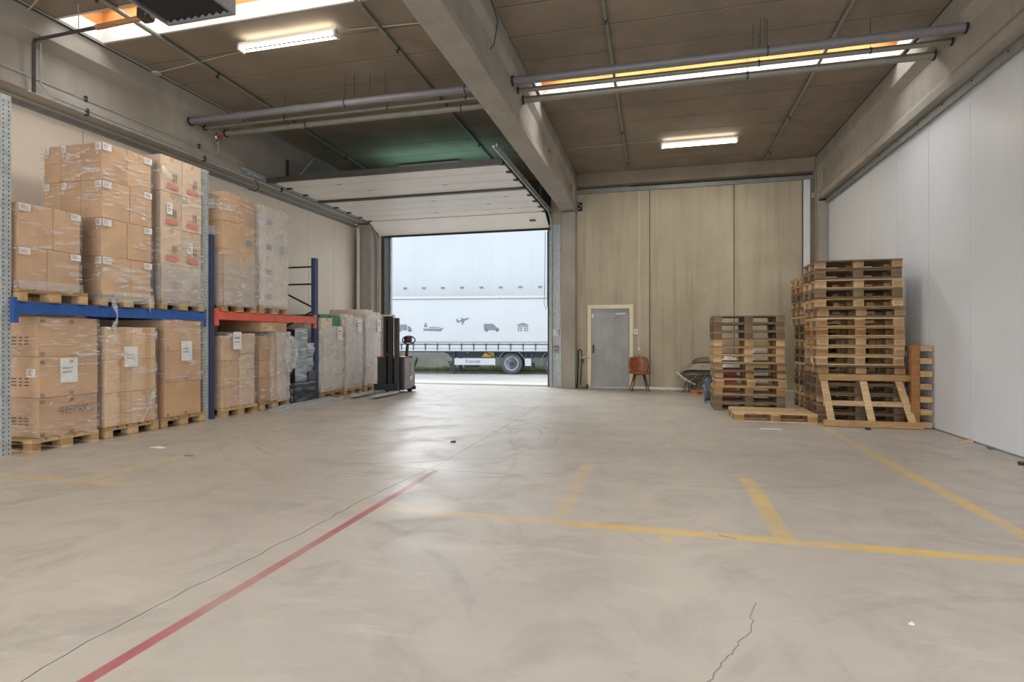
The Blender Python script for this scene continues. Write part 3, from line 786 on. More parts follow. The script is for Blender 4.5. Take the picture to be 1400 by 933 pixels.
# gas pipe with valve at the heater
gp = root('gas_pipe', (-7.2, 5.62, 5.3), 'steel gas pipe running from the left beam to the heater with a valve', 'pipe')
MB().tube([(-8.02, 5.62, 4.6), (-8.02, 5.62, 5.25), (-8.0, 5.62, 5.29), (-6.95, 5.62, 5.31)], .022, 8).build('pipe_body', 'steel', gp, smooth=True)
MB().tube([(-6.95, 5.62, 5.31), (-5.75, 5.62, 5.34)], .034, 10).build('thick_pipe', 'woodred', gp, smooth=True)
MB().lathe((-6.15, 5.62, 5.33), (1, 0, 0), [(-.08, .04), (-.05, .07), (.05, .07), (.08, .04)], 12).box(-6.2, -6.08, 5.52, 5.60, 5.28, 5.4).build('valve_body', 'steel', gp, smooth=True)
MB().tube([(-7.25, 5.62, 5.32), (-7.25, 5.62, 5.66)], .006, 6).build('hanger', 'galv', gp)
wp2 = conduit('conduit', 'pair of pale conduits curving up beside the gas pipe on the left beam', [(-8.04, 5.9, 4.6), (-8.04, 5.72, 4.75), (-8.04, 5.72, 5.35), (-7.98, 5.6, 5.5), (-7.95, 5.5, 5.6), (-7.4, 5.3, 5.63), (-6.4, 5.0, 5.63)], .012)
# unit heater
uh = root('unit_heater', (-5.2, 5.2, 5.1), 'grey louvred unit heater hanging under the left skylight', 'heater')
MB().box(-5.72, -4.76, 4.55, 4.60, 5.10, 5.5).box(-5.72, -4.76, 5.48, 5.53, 5.10, 5.5).box(-5.72, -5.69, 4.6, 5.48, 5.10, 5.5).box(-4.79, -4.76, 4.6, 5.48, 5.10, 5.5).box(-5.69, -4.79, 4.6, 5.48, 5.44, 5.48).build('casing', 'greybody', uh, bevel=.004)
for k in range(9):
    xx = -5.64 + k * .1
    MB().obox((xx, 4.6, 5.115), (.06, 0, .05), (0, .88, 0), (.006, 0, -.008)).build('louvre', 'black', uh)
B(-5.69, -4.79, 4.6, 5.48, 5.2, 5.21).build('burner_plate', 'black', uh)
B(-4.757, -4.752, 4.9, 5.1, 5.25, 5.42).build('rating_plate', 'paper', uh)
for xx in (-5.6, -4.9): MB().tube([(xx, 5.0, 5.5), (xx, 5.0, 5.66)], .01, 6).build('hanger', 'galv', uh)
tag(MB().tube([(-2.02, 6.6, 5.62), (-2.0, 7.0, 5.45), (-2.08, 7.1, 5.2), (-2.1, 7.0, 5.1)], .007, 6).build('loose_cable', 'black', smooth=True), 'short black cable hanging on the middle roof beam', 'cable')
tag(MB().tube([(-8.05, 9.9, 4.6), (-8.0, 9.95, 4.45), (-8.1, 9.95, 4.38), (-8.22, 9.9, 4.42)], .012, 6).build('bent_bracket', 'steel', smooth=True), 'bent steel hook under the left beam above the grey post', 'hook')

# ================================================================== PALLETS
def pallet_proto(mat, bmat):
    p = root('pallet', (0, 0, 0))
    def part(name, bx, m, shared={}):
        return bx.build(name, m, p)
    for w, y in ((.145, -.3275), (.10, -.165), (.145, 0), (.10, .165), (.145, .3275)):
        part('deck_board', B(-.6, .6, y - w / 2, y + w / 2, .122, .144), mat)
    for x in (-.5275, 0, .5275):
        part('cross_board', B(x - .0725, x + .0725, -.4, .4, .1, .1215), mat)
        for w, y in ((.10, -.35), (.145, 0), (.10, .35)):
            part('block', B(x - .072, x + .072, y - w / 2 + .001, y + w / 2 - .001, .022, .0995), bmat)
    for w, y in ((.10, -.35), (.145, 0), (.10, .35)):
        part('bottom_board', B(-.6, .6, y - w / 2, y + w / 2, 0, .0215), mat)
    return p
# burnt-in oval mark on a block, shared mesh
mk = MB()
for k in range(20):
    a0, a1 = 2 * math.pi * k / 20, 2 * math.pi * (k + 1) / 20
    mk._add([(.045 * math.cos(a0), -.0015, .027 * math.sin(a0)), (.045 * math.cos(a1), -.0015, .027 * math.sin(a1)), (.050 * math.cos(a1), -.0015, .031 * math.sin(a1)), (.050 * math.cos(a0), -.0015, .031 * math.sin(a0))], [(0, 1, 2, 3)])
v_, f_ = text_mesh('EUR'); mk._add([(p[0] * .034 - .034, -.0015, p[1] * .034 - .011) for p in v_], f_)
TONES = [('woodtan', 'woodpale'), ('woodpale', 'woodtan'), ('woodgrey', 'woodgrey'), ('woodgrey', 'woodtan'), ('woodtan', 'woodred')]
PROTO = [pallet_proto(*t) for t in TONES]
for p in PROTO: p['used'] = 0
mark0 = None
PCOUNT = 0
def pallet(x, y, z, rz, tone, label, group=None, jitter=.008, marks=False, tilt=None):
    """copy of a pallet and each of its parts"""
    global mark0
    src = PROTO[tone]
    if not src['used']:
        r = src; src['used'] = 1
    else:
        r = src.copy(); COL.objects.link(r)
        for ch in src.children:
            if ch.name.startswith('burnt'): continue
            c = ch.copy(); COL.objects.link(c); c.parent = r
            for sub in list(c.children): pass
    for k in ('label', 'category', 'group'):
        if k in r: del r[k]
    r.location = (x + random.uniform(-jitter, jitter), y + random.uniform(-jitter, jitter), z)
    r.rotation_euler = tilt if tilt else (0, 0, rz + R(random.uniform(-.5, .5)) * (jitter > 0))
    tag(r, label, 'pallet', group)
    if marks:
        for ch in list(r.children):
            if ch.name.startswith('block'):
                cx = sum(v.co.x for v in ch.data.vertices) / 8; cy = sum(v.co.y for v in ch.data.vertices) / 8
                if cy < -.3 and abs(cx) > .3 or (cy < -.3 and random.random() < .25):
                    if mark0 is None:
                        mark0 = mk.build('burnt_mark', 'greyink', None, fixn=False, origin=(0, 0, 0)); o = mark0; o.parent = ch
                    else:
                        o = mark0.copy(); COL.objects.link(o); o.parent = ch
                    o.location = (cx, -.399, .061)
    return r
for p in PROTO: del p['used']; p['used'] = 0
ORD = ['bottom', 'second', 'third', 'fourth', 'fifth', 'sixth', 'seventh', 'eighth', 'ninth', 'tenth', 'eleventh', 'twelfth', 'thirteenth', 'fourteenth', 'fifteenth', 'sixteenth', 'seventeenth']
def ordn(k, n): return 'topmost' if k == n - 1 else ('lowest' if k == 0 else ORD[k] + ' from the floor')
PH = .1445
# short wide stack left of the tall one
t1 = [2, 2, 4, 1, 3, 3, 0, 0, 0, 2, 2, 2]
for k in range(12):
    dx = .03 if k == 3 else (-.01 if k == 2 else 0)
    pallet(1.62 + dx, 11.3, k * PH, 0, t1[k], 'wooden pallet, %s, in the low stack of the three' % ordn(k, 12), 'pallets in the low stack', .012)
t3 = [2, 2, 3, 2, 2, 3, 1, 1, 0, 4, 1, 3, 0, 2, 0, 2, 3]
for k in range(17):
    pallet(3.05 + (-.02 if k > 11 else .01), 10.17 - (.02 if k % 4 == 1 else 0), k * (PH + .0055), 0, t3[k], 'wooden pallet, %s, in the tall front stack by the white wall' % ordn(k, 17), 'pallets in the tall front stack', .008, True)
for k in range(17):
    lo = k < 11
    pallet(3.22 + (.04 if lo else -.03), 11.82 if lo else 11.78, k * PH, 0, t3[(k * 5 + 2) % 17], 'wooden pallet, %s, in the narrow stack glimpsed behind the tall one' % ordn(k, 17), 'pallets in the rear stack', .012)
pallet(1.80, 9.93, 0, 0, 1, 'single pale wooden pallet lying on the floor before the stacks', None, 0)
# leaning open frame
lf = root('leaning_frame', (0, 0, 0), 'open wooden frame leaning against the tall pallet stack', 'pallet frame')
def lb(name, x0, x1, z0, z1, y0, y1, m='woodtan', sk=0):
    MB().obox((x0, y0, z0), (x1 - x0, 0, 0), (sk, 0, z1 - z0), (0, y1 - y0, 0)).build(name, m, lf, bevel=.003)
lb('bottom_rail', -.01, 1.29, 0, .10, -.022, 0)
lb('top_rail', .0, 1.27, .73, .83, -.022, 0)
lb('middle_rail', .03, 1.24, .34, .42, .024, .05)
for x in (.06, .60, 1.13): lb('upright_board', x, x + .10, .02, .80, .001, .023, 'woodpale', -.045 if x < 1 else -.10)
lf.location = (2.44, 9.32, .0); lf.rotation_euler = (R(-24), 0, R(0))
# pallet standing upright against the wall
up = root('upright_pallet', (0, 0, 0), 'reddish pallet standing on its end between stack and white wall', 'pallet')
MB().box(0, .11, 0, .022, .0, 1.22).build('stringer_board', 'woodred', up, bevel=.003)
MB().box(.08, .102, .03, .30, .0, 1.2).build('stringer_board', 'woodred', up, bevel=.003)
for k in range(7):
    z = .0 + k * .187
    MB().box(.112, .265, -.01, .60, z + .01, z + .095).build('slat', 'woodpale' if k % 3 else 'woodtan', up, bevel=.003)
up.location = (3.615, 9.42, 0)

# ================================================================== RACKS
def post(name, mat, y0, y1, z1, parent, xf=-7.05, dep=.09):
    """perforated C post: front face with two columns of holes"""
    w = y1 - y0; m = MB(); hw_ = .012; hh = .018; pitch = .05
    cols = [0, w * .24 - hw_ / 2, w * .24 + hw_ / 2, w * .76 - hw_ / 2, w * .76 + hw_ / 2, w]
    n = int(z1 / pitch); zs = [0]
    for k in range(n):
        zs += [k * pitch + .016, k * pitch + .016 + hh]
    zs.append(z1)
    b = [(xf, y0 + c, z) for z in zs for c in cols]; fs = []
    for j in range(len(zs) - 1):
        for i in range(5):
            if i in (1, 3) and j % 2 == 1: continue
            fs.append((j * 6 + i, j * 6 + i + 1, (j + 1) * 6 + i + 1, (j + 1) * 6 + i))
    m._add(b, fs)
    # camera side flange with one column of holes
    cols = [0, .035, .047, dep]
    b = [(xf - c, y0, z) for z in zs for c in cols]; fs = []
    for j in range(len(zs) - 1):
        for i in range(3):
            if i == 1 and j % 2 == 1: continue
            fs.append((j * 4 + i, j * 4 + i + 1, (j + 1) * 4 + i + 1, (j + 1) * 4 + i))
    m._add(b, fs)
    m._add([(xf, y1, 0), (xf - dep, y1, 0), (xf - dep, y1, z1), (xf, y1, z1)], [(0, 1, 2, 3)])
    o = m.build(name, mat, parent, fixn=False)
    B(xf - dep, xf - .006, y0 + .006, y1 - .004, 0.0, z1 - .01).build('channel_shade', 'galvdark', o)  # dark box paints the shade seen through the post's holes
    B(xf - dep - .01, xf + .02, y0 - .01, y1 + .01, 0, .006).build('foot_plate', mat, o)
    return o
def rack(lab, y0, y1, z1, mat, beam, zb, ends, braces=True):
    r = root('pallet_rack', (-7.6, (y0 + y1) / 2, 0), lab, 'rack')
    for (a, b, mm, h) in ends:
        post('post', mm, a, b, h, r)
        B(-8.14, -8.05, a, b, 0, h).build('post', mm, r)
        for z in (.4, 1.2):
            MB().bar((-8.05, (a + b) / 2, z), (-7.14, (a + b) / 2, z + .0), .03, .03).build('brace', 'galv', r)
        zz = 1.9
        while zz + .5 < h:
            zz += .95
        if mm != 'galv':
            for z in (2.85, 2.48): MB().bar((-8.05, (a + b) / 2, z), (-7.14, (a + b) / 2, z), .03, .035).build('brace', 'steel', r)
            MB().bar((-8.05, (a + b) / 2 - .0, 2.40), (-7.14, (a + b) / 2 - .0, 1.98), .03, .035).build('brace', 'steel', r)
            MB().bar((-7.14, (a + b) / 2, 1.90), (-8.05, (a + b) / 2, 1.45), .03, .035).build('brace', 'steel', r)
        else:
            for z in (2.2, 3.2): MB().bar((-8.05, (a + b) / 2, z), (-7.14, (a + b) / 2, z + .5), .03, .03).build('brace', 'galv', r)
    for x0, x1 in ((-7.045, -7.0), (-8.13, -8.08)):
        bm_ = MB().box(x0, x1, y0 + .02, y1 - .02, zb, zb + .13).box(x0 - .012, x1 - .018, y0 + .03, y1 - .03, zb + .13, zb + .145)
        bo = bm_.build('beam', beam, r, bevel=.004)
        for yy in (y0, y1):
            MB().box(x0 - .004, x1 + .004, yy - .03, yy + .025, zb - .10, zb + .19).build('beam_connector', beam, bo, bevel=.003)
    return r
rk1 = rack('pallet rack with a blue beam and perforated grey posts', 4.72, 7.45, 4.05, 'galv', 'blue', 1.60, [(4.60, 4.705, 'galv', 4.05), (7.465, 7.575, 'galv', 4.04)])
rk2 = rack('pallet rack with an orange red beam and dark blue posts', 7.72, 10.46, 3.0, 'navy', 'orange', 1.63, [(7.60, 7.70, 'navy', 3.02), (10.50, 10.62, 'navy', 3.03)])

# ================================================================== CARTONS
def carton(x0, x1, y0, y1, z0, z1, lab, group, mat='card', tape='y', front=True):
    """body with slightly bulging faces; the thing is the body mesh, tape and labels are its parts"""
    g_ = .003; x0 += g_; x1 -= g_; y0 += g_; y1 -= g_; z0 += .001; z1 -= .002
    m = MB(); n = 3; vs = {}; lst = []; fs = []
    jb = [random.uniform(-.004, .004) for _ in range(6)]
    cx, cy, cz = (x0 + x1) / 2, (y0 + y1) / 2, (z0 + z1) / 2
    def vid(i, j, k):
        if (i, j, k) in vs: return vs[(i, j, k)]
        u, v, w = i / n, j / n, k / n
        p = Vector((x0 + (x1 - x0) * u, y0 + (y1 - y0) * v, z0 + (z1 - z0) * w))
        b = math.sin(math.pi * v) * math.sin(math.pi * w)
        if i == n: p.x += jb[0] * b - .001
        if i == 0: p.x -= jb[1] * b
        b = math.sin(math.pi * u) * math.sin(math.pi * w)
        if j == 0: p.y += abs(jb[2]) * b
        if j == n: p.y -= abs(jb[3]) * b
        vs[(i, j, k)] = len(lst); lst.append(p); return vs[(i, j, k)]
    for a in range(n):
        for b in range(n):
            fs.append((vid(n, a, b), vid(n, a + 1, b), vid(n, a + 1, b + 1), vid(n, a, b + 1)))
            fs.append((vid(0, a, b), vid(0, a, b + 1), vid(0, a + 1, b + 1), vid(0, a + 1, b)))
            fs.append((vid(a, 0, b), vid(a + 1, 0, b), vid(a + 1, 0, b + 1), vid(a, 0, b + 1)))
            fs.append((vid(a, n, b), vid(a, n, b + 1), vid(a + 1, n, b + 1), vid(a + 1, n, b)))
            fs.append((vid(a, b, n), vid(a + 1, b, n), vid(a + 1, b + 1, n), vid(a, b + 1, n)))
            fs.append((vid(a, b, 0), vid(a, b + 1, 0), vid(a + 1, b + 1, 0), vid(a + 1, b, 0)))
    m._add(lst, fs)
    o = m.build('carton', mat, bevel=.006, fixn=False)
    tag(o, lab, 'carton', group)
    if tape and front:
        w = .024
        MB().box(x1 - .001, x1 + .0035, cy - w, cy + w, z1 - .07, z1).box(cx - .0, x1 + .0035, cy - w, cy + w, z1 - .001, z1 + .0008).build('tape', 'tape', o)
    return o
LAYN = lambda k, n: 'top' if k == n - 1 else ('bottom' if k == 0 else ['', 'second', 'third'][k] if k < 3 else 'upper')
def load(desc, group, xf, y0, y1, z0, layers, depth=(.36, .36, .36), mat='card', rear=True, tape='y'):
    """layers: list of (height, [y fractions]); front row of cartons plus rear rows"""
    out = []; z = z0; n = len(layers)
    for k, (h, ys) in enumerate(layers):
        row = []
        ys = [0] + list(ys) + [1]
        for i, (a, b) in enumerate(zip(ys, ys[1:])):
            side = '' if len(ys) == 2 else (' near' if i == 0 else (' far' if i == len(ys) - 2 else ' middle'))
            jx = random.uniform(-.008, .008)
            c = carton(xf - depth[0] + jx * 0, xf + jx, y0 + (y1 - y0) * a, y0 + (y1 - y0) * b, z, z + h, 'brown carton, %s%s, %s' % (LAYN(k, n), (side + ' front') if side else ' front', desc), group, mat, tape)
            row.append(c)
        x = xf - depth[0]
        for q, d in enumerate(depth[1:] if rear else ()):
            carton(x - d, x, y0 + .0, y1, z, z + h, 'brown carton, %s %s, %s' % (LAYN(k, n), 'rear' if q == len(depth) - 2 else 'middle deep', desc), group, mat, None, False)
            x -= d
        z += h; out.append(row)
    return out
def wrapf(desc, x0, x1, y0, y1, z0, z1, mat='film', seed=0, amp=.012, sides=(1, 1, 1)):
    """stretch film: thin rippled shell round a load"""
    m = MB(); rnd = random.Random(seed)
    off = rnd.uniform(0, 50)
    def disp(p, nrm):
        n_ = noise.noise(Vector((p.x * 3 + off, p.y * 3, p.z * 9))) + .5 * noise.noise(Vector((p.x * 9 + off, p.y * 9, p.z * 20)))
        return p + nrm * (.008 + amp * (n_ * .6 + .5))
    nz = max(8, int((z1 - z0) / .06)); ny = max(6, int((y1 - y0) / .07)); nx = max(6, int((x1 - x0) / .09))
    def fc(o, a, b, nrm, nu, nv):
        o, a, b, nrm = map(Vector, (o, a, b, nrm))
        return lambda u, v: disp(o + a * u + b * v, nrm)
    H_ = (0, 0, z1 - z0)
    if sides[0]: m.sheet(fc((x1, y0, z0), (0, y1 - y0, 0), H_, (1, 0, 0), ny, nz), ny, nz)
    if sides[1]: m.sheet(fc((x0, y0, z0), (x1 - x0, 0, 0), H_, (0, -1, 0), nx, nz), nx, nz)
    if sides[2]: m.sheet(fc((x1, y1, z0), (x0 - x1, 0, 0), H_, (0, 1, 0), nx, nz), nx, nz)
    o = m.build('stretch_film', mat, smooth=True, fixn=False, thick=.0006)
    tag(o, desc, 'plastic film')
    return o
def wlabel(c, o, w, h, name='paper_label', lines=None, mat='paper', xd=EY, yd=EZ, size=None):
    p = flat(name, [rect(0, w, 0, h)], o, xd, yd, mat, c, .0012)
    if lines:
        nrm = xd.cross(yd)
        text('print', lines, size or h * .12, Vector(o) + xd * (w * .12) + yd * (h * .56) + nrm * .0012, xd, yd, 'ink', p, lead=1.6)
    else:
        nrm = xd.cross(yd); o2 = Vector(o) + nrm * .0013
        flat('print', [rect(w * .12, w * (.5 + .35 * random.random()), h * f, h * (f + .07)) for f in (.25, .42, .6, .76)], o2, xd, yd, 'greyink', p, .0003)
    return p
XF = -7.0
PL = lambda y, z, tone, lab: pallet(-7.55, y, z, R(90) * 0 + 0, tone, lab, None, .004)
ZU = 1.746   # top of the beams
# pallets of the loads (short side to the aisle)
for y, z, t, lab in ((5.13, ZU, 0, 'pallet on the blue beam under the lowest wrapped cartons, next to the near post'),
                     (6.10, ZU, 0, 'pallet on the blue beam under the tall four layer stack'),
                     (7.02, ZU, 0, 'pallet on the blue beam under the red printed cartons'),
                     (8.22, ZU + .03, 1, 'pallet on the orange beam under the carton stack nearest the blue post'),
                     (9.14, ZU + .03, 1, 'pallet on the orange beam under the milky wrapped stack'),
                     (5.27, 0, 1, 'floor pallet under the three big cartons next to the near grey post'),
                     (6.17, 0, 0, 'floor pallet under the taped cartons in the middle of the blue bay'),
                     (7.02, 0, 0, 'floor pallet in front of the second grey post'),
                     (8.24, 0, 1, 'floor pallet under the low mixed cartons below the orange beam'),
                     (9.15, 0, 0, 'floor pallet under the crumpled film load below the orange beam'),
                     (11.1, 0, 4, 'floor pallet under the load with the green sheet'),
                     (11.98, 0, 1, 'floor pallet under the white wrapped load in the middle, beyond the racks'),
                     (12.93, 0, 1, 'floor pallet under the tall load behind the stacker')):
    pallet(-7.58, y, z, 0, t, lab, None, .003)
ZA = ZU + .1455
# A
A_ = load('of the low wrapped stack on the blue beam', 'cartons of the low stack on the blue beam', XF - .03, 4.76, 5.47, ZA, [(.49, (.45,)), (.50, (.55,))], (.5, .5))
for row in A_:
    for i, c in enumerate(row):
        ys = [v.co.y + c.location.y for v in c.data.vertices]; zs = [v.co.z + c.location.z for v in c.data.vertices]
        w = .12; yy = min(ys) if i == 0 else max(ys) - w
        wlabel(c, (XF - .018, yy, max(zs) - .09), w, .075, 'corner_label')
wrapf('clear stretch film round the low stack on the blue beam', -8.03, XF - .02, 4.755, 5.475, ZA - .05, ZA + .98, 'film', 1)
# B
B_ = load('of the tall four layer stack on the blue beam', 'cartons of the tall four layer stack', XF, 5.73, 6.47, ZA, [(.51, (.58,)), (.50, (.5,)), (.50, (.55,)), (.49, (.5,))], (.36, .34, .3))
for k, row in enumerate(B_):
    for i, c in enumerate(row):
        ys = [v.co.y + c.location.y for v in c.data.vertices]; zs = [v.co.z + c.location.z for v in c.data.vertices]
        w = .12; yy = min(ys) if i == 0 else max(ys) - w
        wlabel(c, (XF + .011, yy, max(zs) - .10), w, .085, 'corner_label')
        if i == 0:
            wlabel(c, (XF - .10, 5.725, max(zs) - .10), .10, .09, 'corner_label', xd=EX)
            flat('round_sticker', [circ(0, 0, .014)], (XF - .07, 5.7245, max(zs) - .135), EX, EZ, 'paper', c, .001)
for o in [o for o in COL.objects if o.get('group') == 'cartons of the tall four layer stack' and ('rear' in o['label'] or 'deep' in o['label'])]:
    zt = o.location.z + max(v.co.z for v in o.data.vertices); xx = o.location.x + min(v.co.x for v in o.data.vertices)
    wlabel(o, (xx + .02, 5.725, zt - .10), .08, .09, 'corner_label', xd=EX)
    flat('round_sticker', [circ(0, 0, .014)], (xx + .05, 5.7245, zt - .135), EX, EZ, 'paper', o, .001)
wrapf('clear stretch film round the tall four layer stack', -8.02, XF + .005, 5.72, 6.475, ZA - .1, ZA + 2.0, 'film', 2, .008)
# C
C_ = load('of the red printed stack on the blue beam', 'cartons of the red printed stack', XF, 6.63, 7.38, ZA, [(.53, (.5,)), (.54, (.5,)), (.53, (.5,)), (.53, (.52,))], (.55, .5), 'cardgrey')
for k, row in enumerate(C_):
    for i, c in enumerate(row):
        yc = c.location.y; zb = c.location.z; xo = XF + .0125
        flat('red_print', [rect(-.11, .11, 0, .07)], (xo, yc, zb + .06), EY, EZ, 'redprint', c, .0008)
        flat('arrow_print', [rect(-.03, -.015, 0, .10), rect(.015, .03, 0, .10), [(-.04, .10), (-.005, .10), (-.022, .13)], [(.005, .10), (.04, .10), (.022, .13)]], (xo, yc + .04, zb + .16), EY, EZ, 'greyink', c, .0008)
        if (k, i) in ((2, 0), (1, 1)):
            wlabel(c, (xo, yc - .1, zb + .2), .10, .17)
        if (k, i) == (2, 0): scrawl('handwritten_number', '739', .10, (xo, yc - .01, zb + .42), EY, EZ, 'greyink', c, .007)
        if (k, i) == (2, 1): scrawl('handwritten_number', '8', .10, (xo, yc - .17, zb + .42), EY, EZ, 'greyink', c, .007)
wrapf('clear stretch film round the red printed stack', -8.05, XF + .008, 6.62, 7.385, ZA + .0, ZA + 2.13, 'film', 3)
wrapf('bunched milky film round the foot of the red printed stack', -8.06, XF + .012, 6.615, 7.39, ZA - .08, ZA + .52, 'filmheavy', 13)
# D, E on the orange beam
ZB = ZU + .03 + .1455
D_ = load('of the near stack on the orange beam', 'cartons of the near orange beam stack', XF, 7.84, 8.60, ZB, [(.46, (.52,)), (.46, (.52,)), (.46, (.52,)), (.48, (.5,))], (.55, .5), 'card')
for k, row in enumerate(D_):
    c = row[0]
    flat('paper_label', [rect(0, .13, 0, .17)], (XF - .30, 7.835, c.location.z + .2), EX, EZ, 'paper', c, .0012)
    if k in (0, 2): flat('blue_print', [rect(0, .14, 0, .09)], (XF + .0125, row[1].location.y - .05, row[1].location.z + .1), EY, EZ, 'icon', row[1], .0008)
wrapf('clear stretch film with streaks round the near orange beam stack', -8.05, XF + .01, 7.83, 8.605, ZB - .05, ZB + 1.87, 'film', 4, .014)
wrapf('crumpled film low on the near orange beam stack', -8.06, XF + .014, 7.825, 8.61, ZB - .06, ZB + .75, 'filmheavy', 14, .02)
E_ = load('of the milky wrapped stack on the orange beam', 'cartons of the milky wrapped stack', XF, 8.76, 9.50, ZB, [(.46, (.5,)), (.46, (.5,)), (.46, (.5,)), (.44, (.5,))], (.55, .5), 'cardwhite')
for k, row in enumerate(E_):
    flat('blue_print', [rect(0, .15, 0, .10)], (XF + .0125, row[0].location.y - .06, row[0].location.z + .12), EY, EZ, 'krone', row[0], .0008)
    flat('paper_label', [rect(0, .12, 0, .15)], (XF - .14, 8.755, row[0].location.z + .15), EX, EZ, 'paper', row[0], .0012)
flat('dark_label', [rect(0, .13, 0, .16)], (XF + .013, 9.26, ZB + 1.0), EY, EZ, 'trimgrey', E_[2][1], .001)
wrapf('milky stretch film round the stack at the far end of the orange beam', -8.05, XF + .012, 8.75, 9.51, ZB - .03, ZB + 1.84, 'filmwhite', 5, .012)
# F big cartons
F_ = load('of the floor stack next to the near grey post', 'big cartons next to the near post', XF - .03, 4.98, 5.70, .1455, [(.47, ()), (.49, ()), (.47, ())], (1.0,), 'card', False)
xo = XF - .0185
fb, fm, ft = F_[0][0], F_[1][0], F_[2][0]
scrawl('handwritten_number', '41574001', .085, (xo, 5.20, .40), EY, EZ, 'ink', fb, .007, .62)
wl_ = wlabel(fm, (xo, 5.22, .78), .21, .30, 'paper_sheet', ['00 02 217', '00070701'], size=.030)
def corner_marks(c, y, z, s=1):
    scrawl('corner_mark', 'NX', .045, (xo, y, z), EY, EZ, 'ink', c, .005, .5)
for c in (fb, fm, ft):
    z0_, z1_ = c.location.z, c.location.z + .46
    corner_marks(c, 4.99, z0_ + .01); corner_marks(c, 4.99, z1_ - .06); corner_marks(c, 5.33, z1_ - .06)
    if c is not ft: corner_marks(c, 5.33, z0_ + .01)
    flat('side_print', [rect(x_, x_ + w_, y_, y_ + .014) for y_ in (0, .04, .08) for x_, w_ in ((0, .12), (.16, .05), (.25, .06))], (XF - .50, 4.9800, z0_ + .14), EX, EZ, 'ink', c, .0008)
wlabel(fm, (XF - .22, 4.9805, .86), .14, .10, 'address_label', xd=EX)
fl1 = MB().sheet(lambda u, v: Vector((XF - .04 - .30 * v, 5.0 + .66 * u, 1.577 + .07 * v + .012 * math.sin(u * 5))), 6, 4).build('open_flap', 'cardlight', ft, thick=.005)
fl1 = MB().sheet(lambda u, v: Vector((XF - .06 - .85 * u, 5.0 + .18 * v, 1.577 + .04 * v)), 6, 3).build('open_flap', 'cardlight', ft, thick=.005)
wrapf('clear stretch film round the three big cartons', -8.02, XF - .02, 4.975, 5.705, .15, 1.57, 'film', 6, .008)
# G
G_ = load('of the taped floor stack below the blue beam', 'taped cartons under the blue beam', XF, 5.78, 6.54, .1455, [(.45, (.5,)), (.44, (.5,)), (.44, (.5,))], (.55, .5), 'cardlight')
for row in G_:
    for c in row:
        zc = c.location.z
        B(XF + .009, XF + .0125, c.location.y + .02, c.location.y + .09, zc + .003, zc + .43).build('tape_strip', 'tape', c)
wlabel(G_[2][0], (XF + .014, 6.04, .93), .20, .28, 'paper_sheet', ['00 02 217', '10080000'], size=.028)
wrapf('clear stretch film round the taped cartons', -8.05, XF + .01, 5.77, 6.545, .16, 1.47, 'film', 7, .008)
# H
H_ = load('of the floor stack before the second grey post', 'big cartons before the second grey post', XF, 6.70, 7.38, .1455, [(.52, ()), (.47, ()), (.46, ())], (1.0,), 'card', False)
xo = XF + .0115
wlabel(H_[1][0], (xo, 6.98, .98), .20, .30, 'paper_sheet', ['00 02 217', '00030007'], size=.028)
for r_ in H_:
    scrawl('corner_mark', 'N', .05, (xo, 6.72, r_[0].location.z + .012), EY, EZ, 'ink', r_[0], .006)
    scrawl('corner_mark', 'N', .05, (xo, 7.05, r_[0].location.z + .012), EY, EZ, 'ink', r_[0], .006)
MB().sheet(lambda u, v: Vector((XF - .03 - .30 * v, 6.72 + .62 * u, 1.60 + .05 * v)), 6, 4).build('open_flap', 'cardlight', H_[2][0], thick=.005)
wrapf('clear stretch film round the big cartons before the second post', -8.02, XF + .01, 6.695, 7.385, .66, 1.6, 'film', 8, .012)
# I
load('in the near column of the mixed stack under the orange beam', 'near column of the mixed stack', XF - .02, 7.85, 8.22, .1455, [(.36, ()), (.44, ()), (.42, ())], (.6, .4), 'cardlight')
load('in the shorter far column of the mixed stack', 'far column of the mixed stack', XF, 8.235, 8.60, .1455, [(.36, ()), (.26, ()), (.28, ()), (.36, ())], (.5, .5), 'cardgrey')
wrapf('crumpled film over the mixed cartons below the orange beam', -8.04, XF + .01, 7.84, 8.605, .16, 1.42, 'film', 9, .02)
# J
load('in the near column of the crumpled film load', 'near column of the crumpled film load', XF - .05, 8.78, 9.13, .1455, [(.44, ()), (.32, ()), (.46, ())], (.5, .4), 'card')
jj = load('in the far column of the crumpled film load', 'far column of the crumpled film load', XF, 9.14, 9.50, .1455, [(.44, ()), (.40, ()), (.45, ())], (.45, .5), 'cardgrey')
carton(XF - 1.0, XF, 8.80, 9.50, 1.44, 1.62, 'wide brown carton lying on top of the crumpled film load', None, 'card')
wrapf('heavy crumpled film round the load next to the black one', -8.02, XF + .02, 9.12, 9.53, .12, 1.45, 'filmwhite', 10, .05)
wrapf('loose film on the near column of the crumpled film load', -8.02, XF - .03, 8.77, 9.14, .2, 1.4, 'film', 11, .02)
def blob(name, mat, c, r, lab, cat, seed=3, sz=(1, 1, 1), amp=.25, sub=4):
    bm = bmesh.new(); bmesh.ops.create_icosphere(bm, subdivisions=sub, radius=1)
    for v in bm.verts:
        n_ = noise.noise(v.co * 2.2 + Vector((seed, 0, 0))) + .5 * noise.noise(v.co * 6 + Vector((0, seed, 0)))
        v.co = v.co * (1 + amp * n_); v.co = Vector((v.co.x * r * sz[0], v.co.y * r * sz[1], v.co.z * r * sz[2]))
    zmin = min(v.co.z for v in bm.verts)
    for v in bm.verts: v.co.z -= zmin
    me = bpy.data.meshes.new(name); bm.to_mesh(me); bm.free(); me.materials.append(MT[mat])
    me.polygons.foreach_set('use_smooth', [True] * len(me.polygons))
    o = bpy.data.objects.new(name, me); COL.objects.link(o); o.location = c; OFF[o.name] = tuple(c)
    return tag(o, lab, cat)
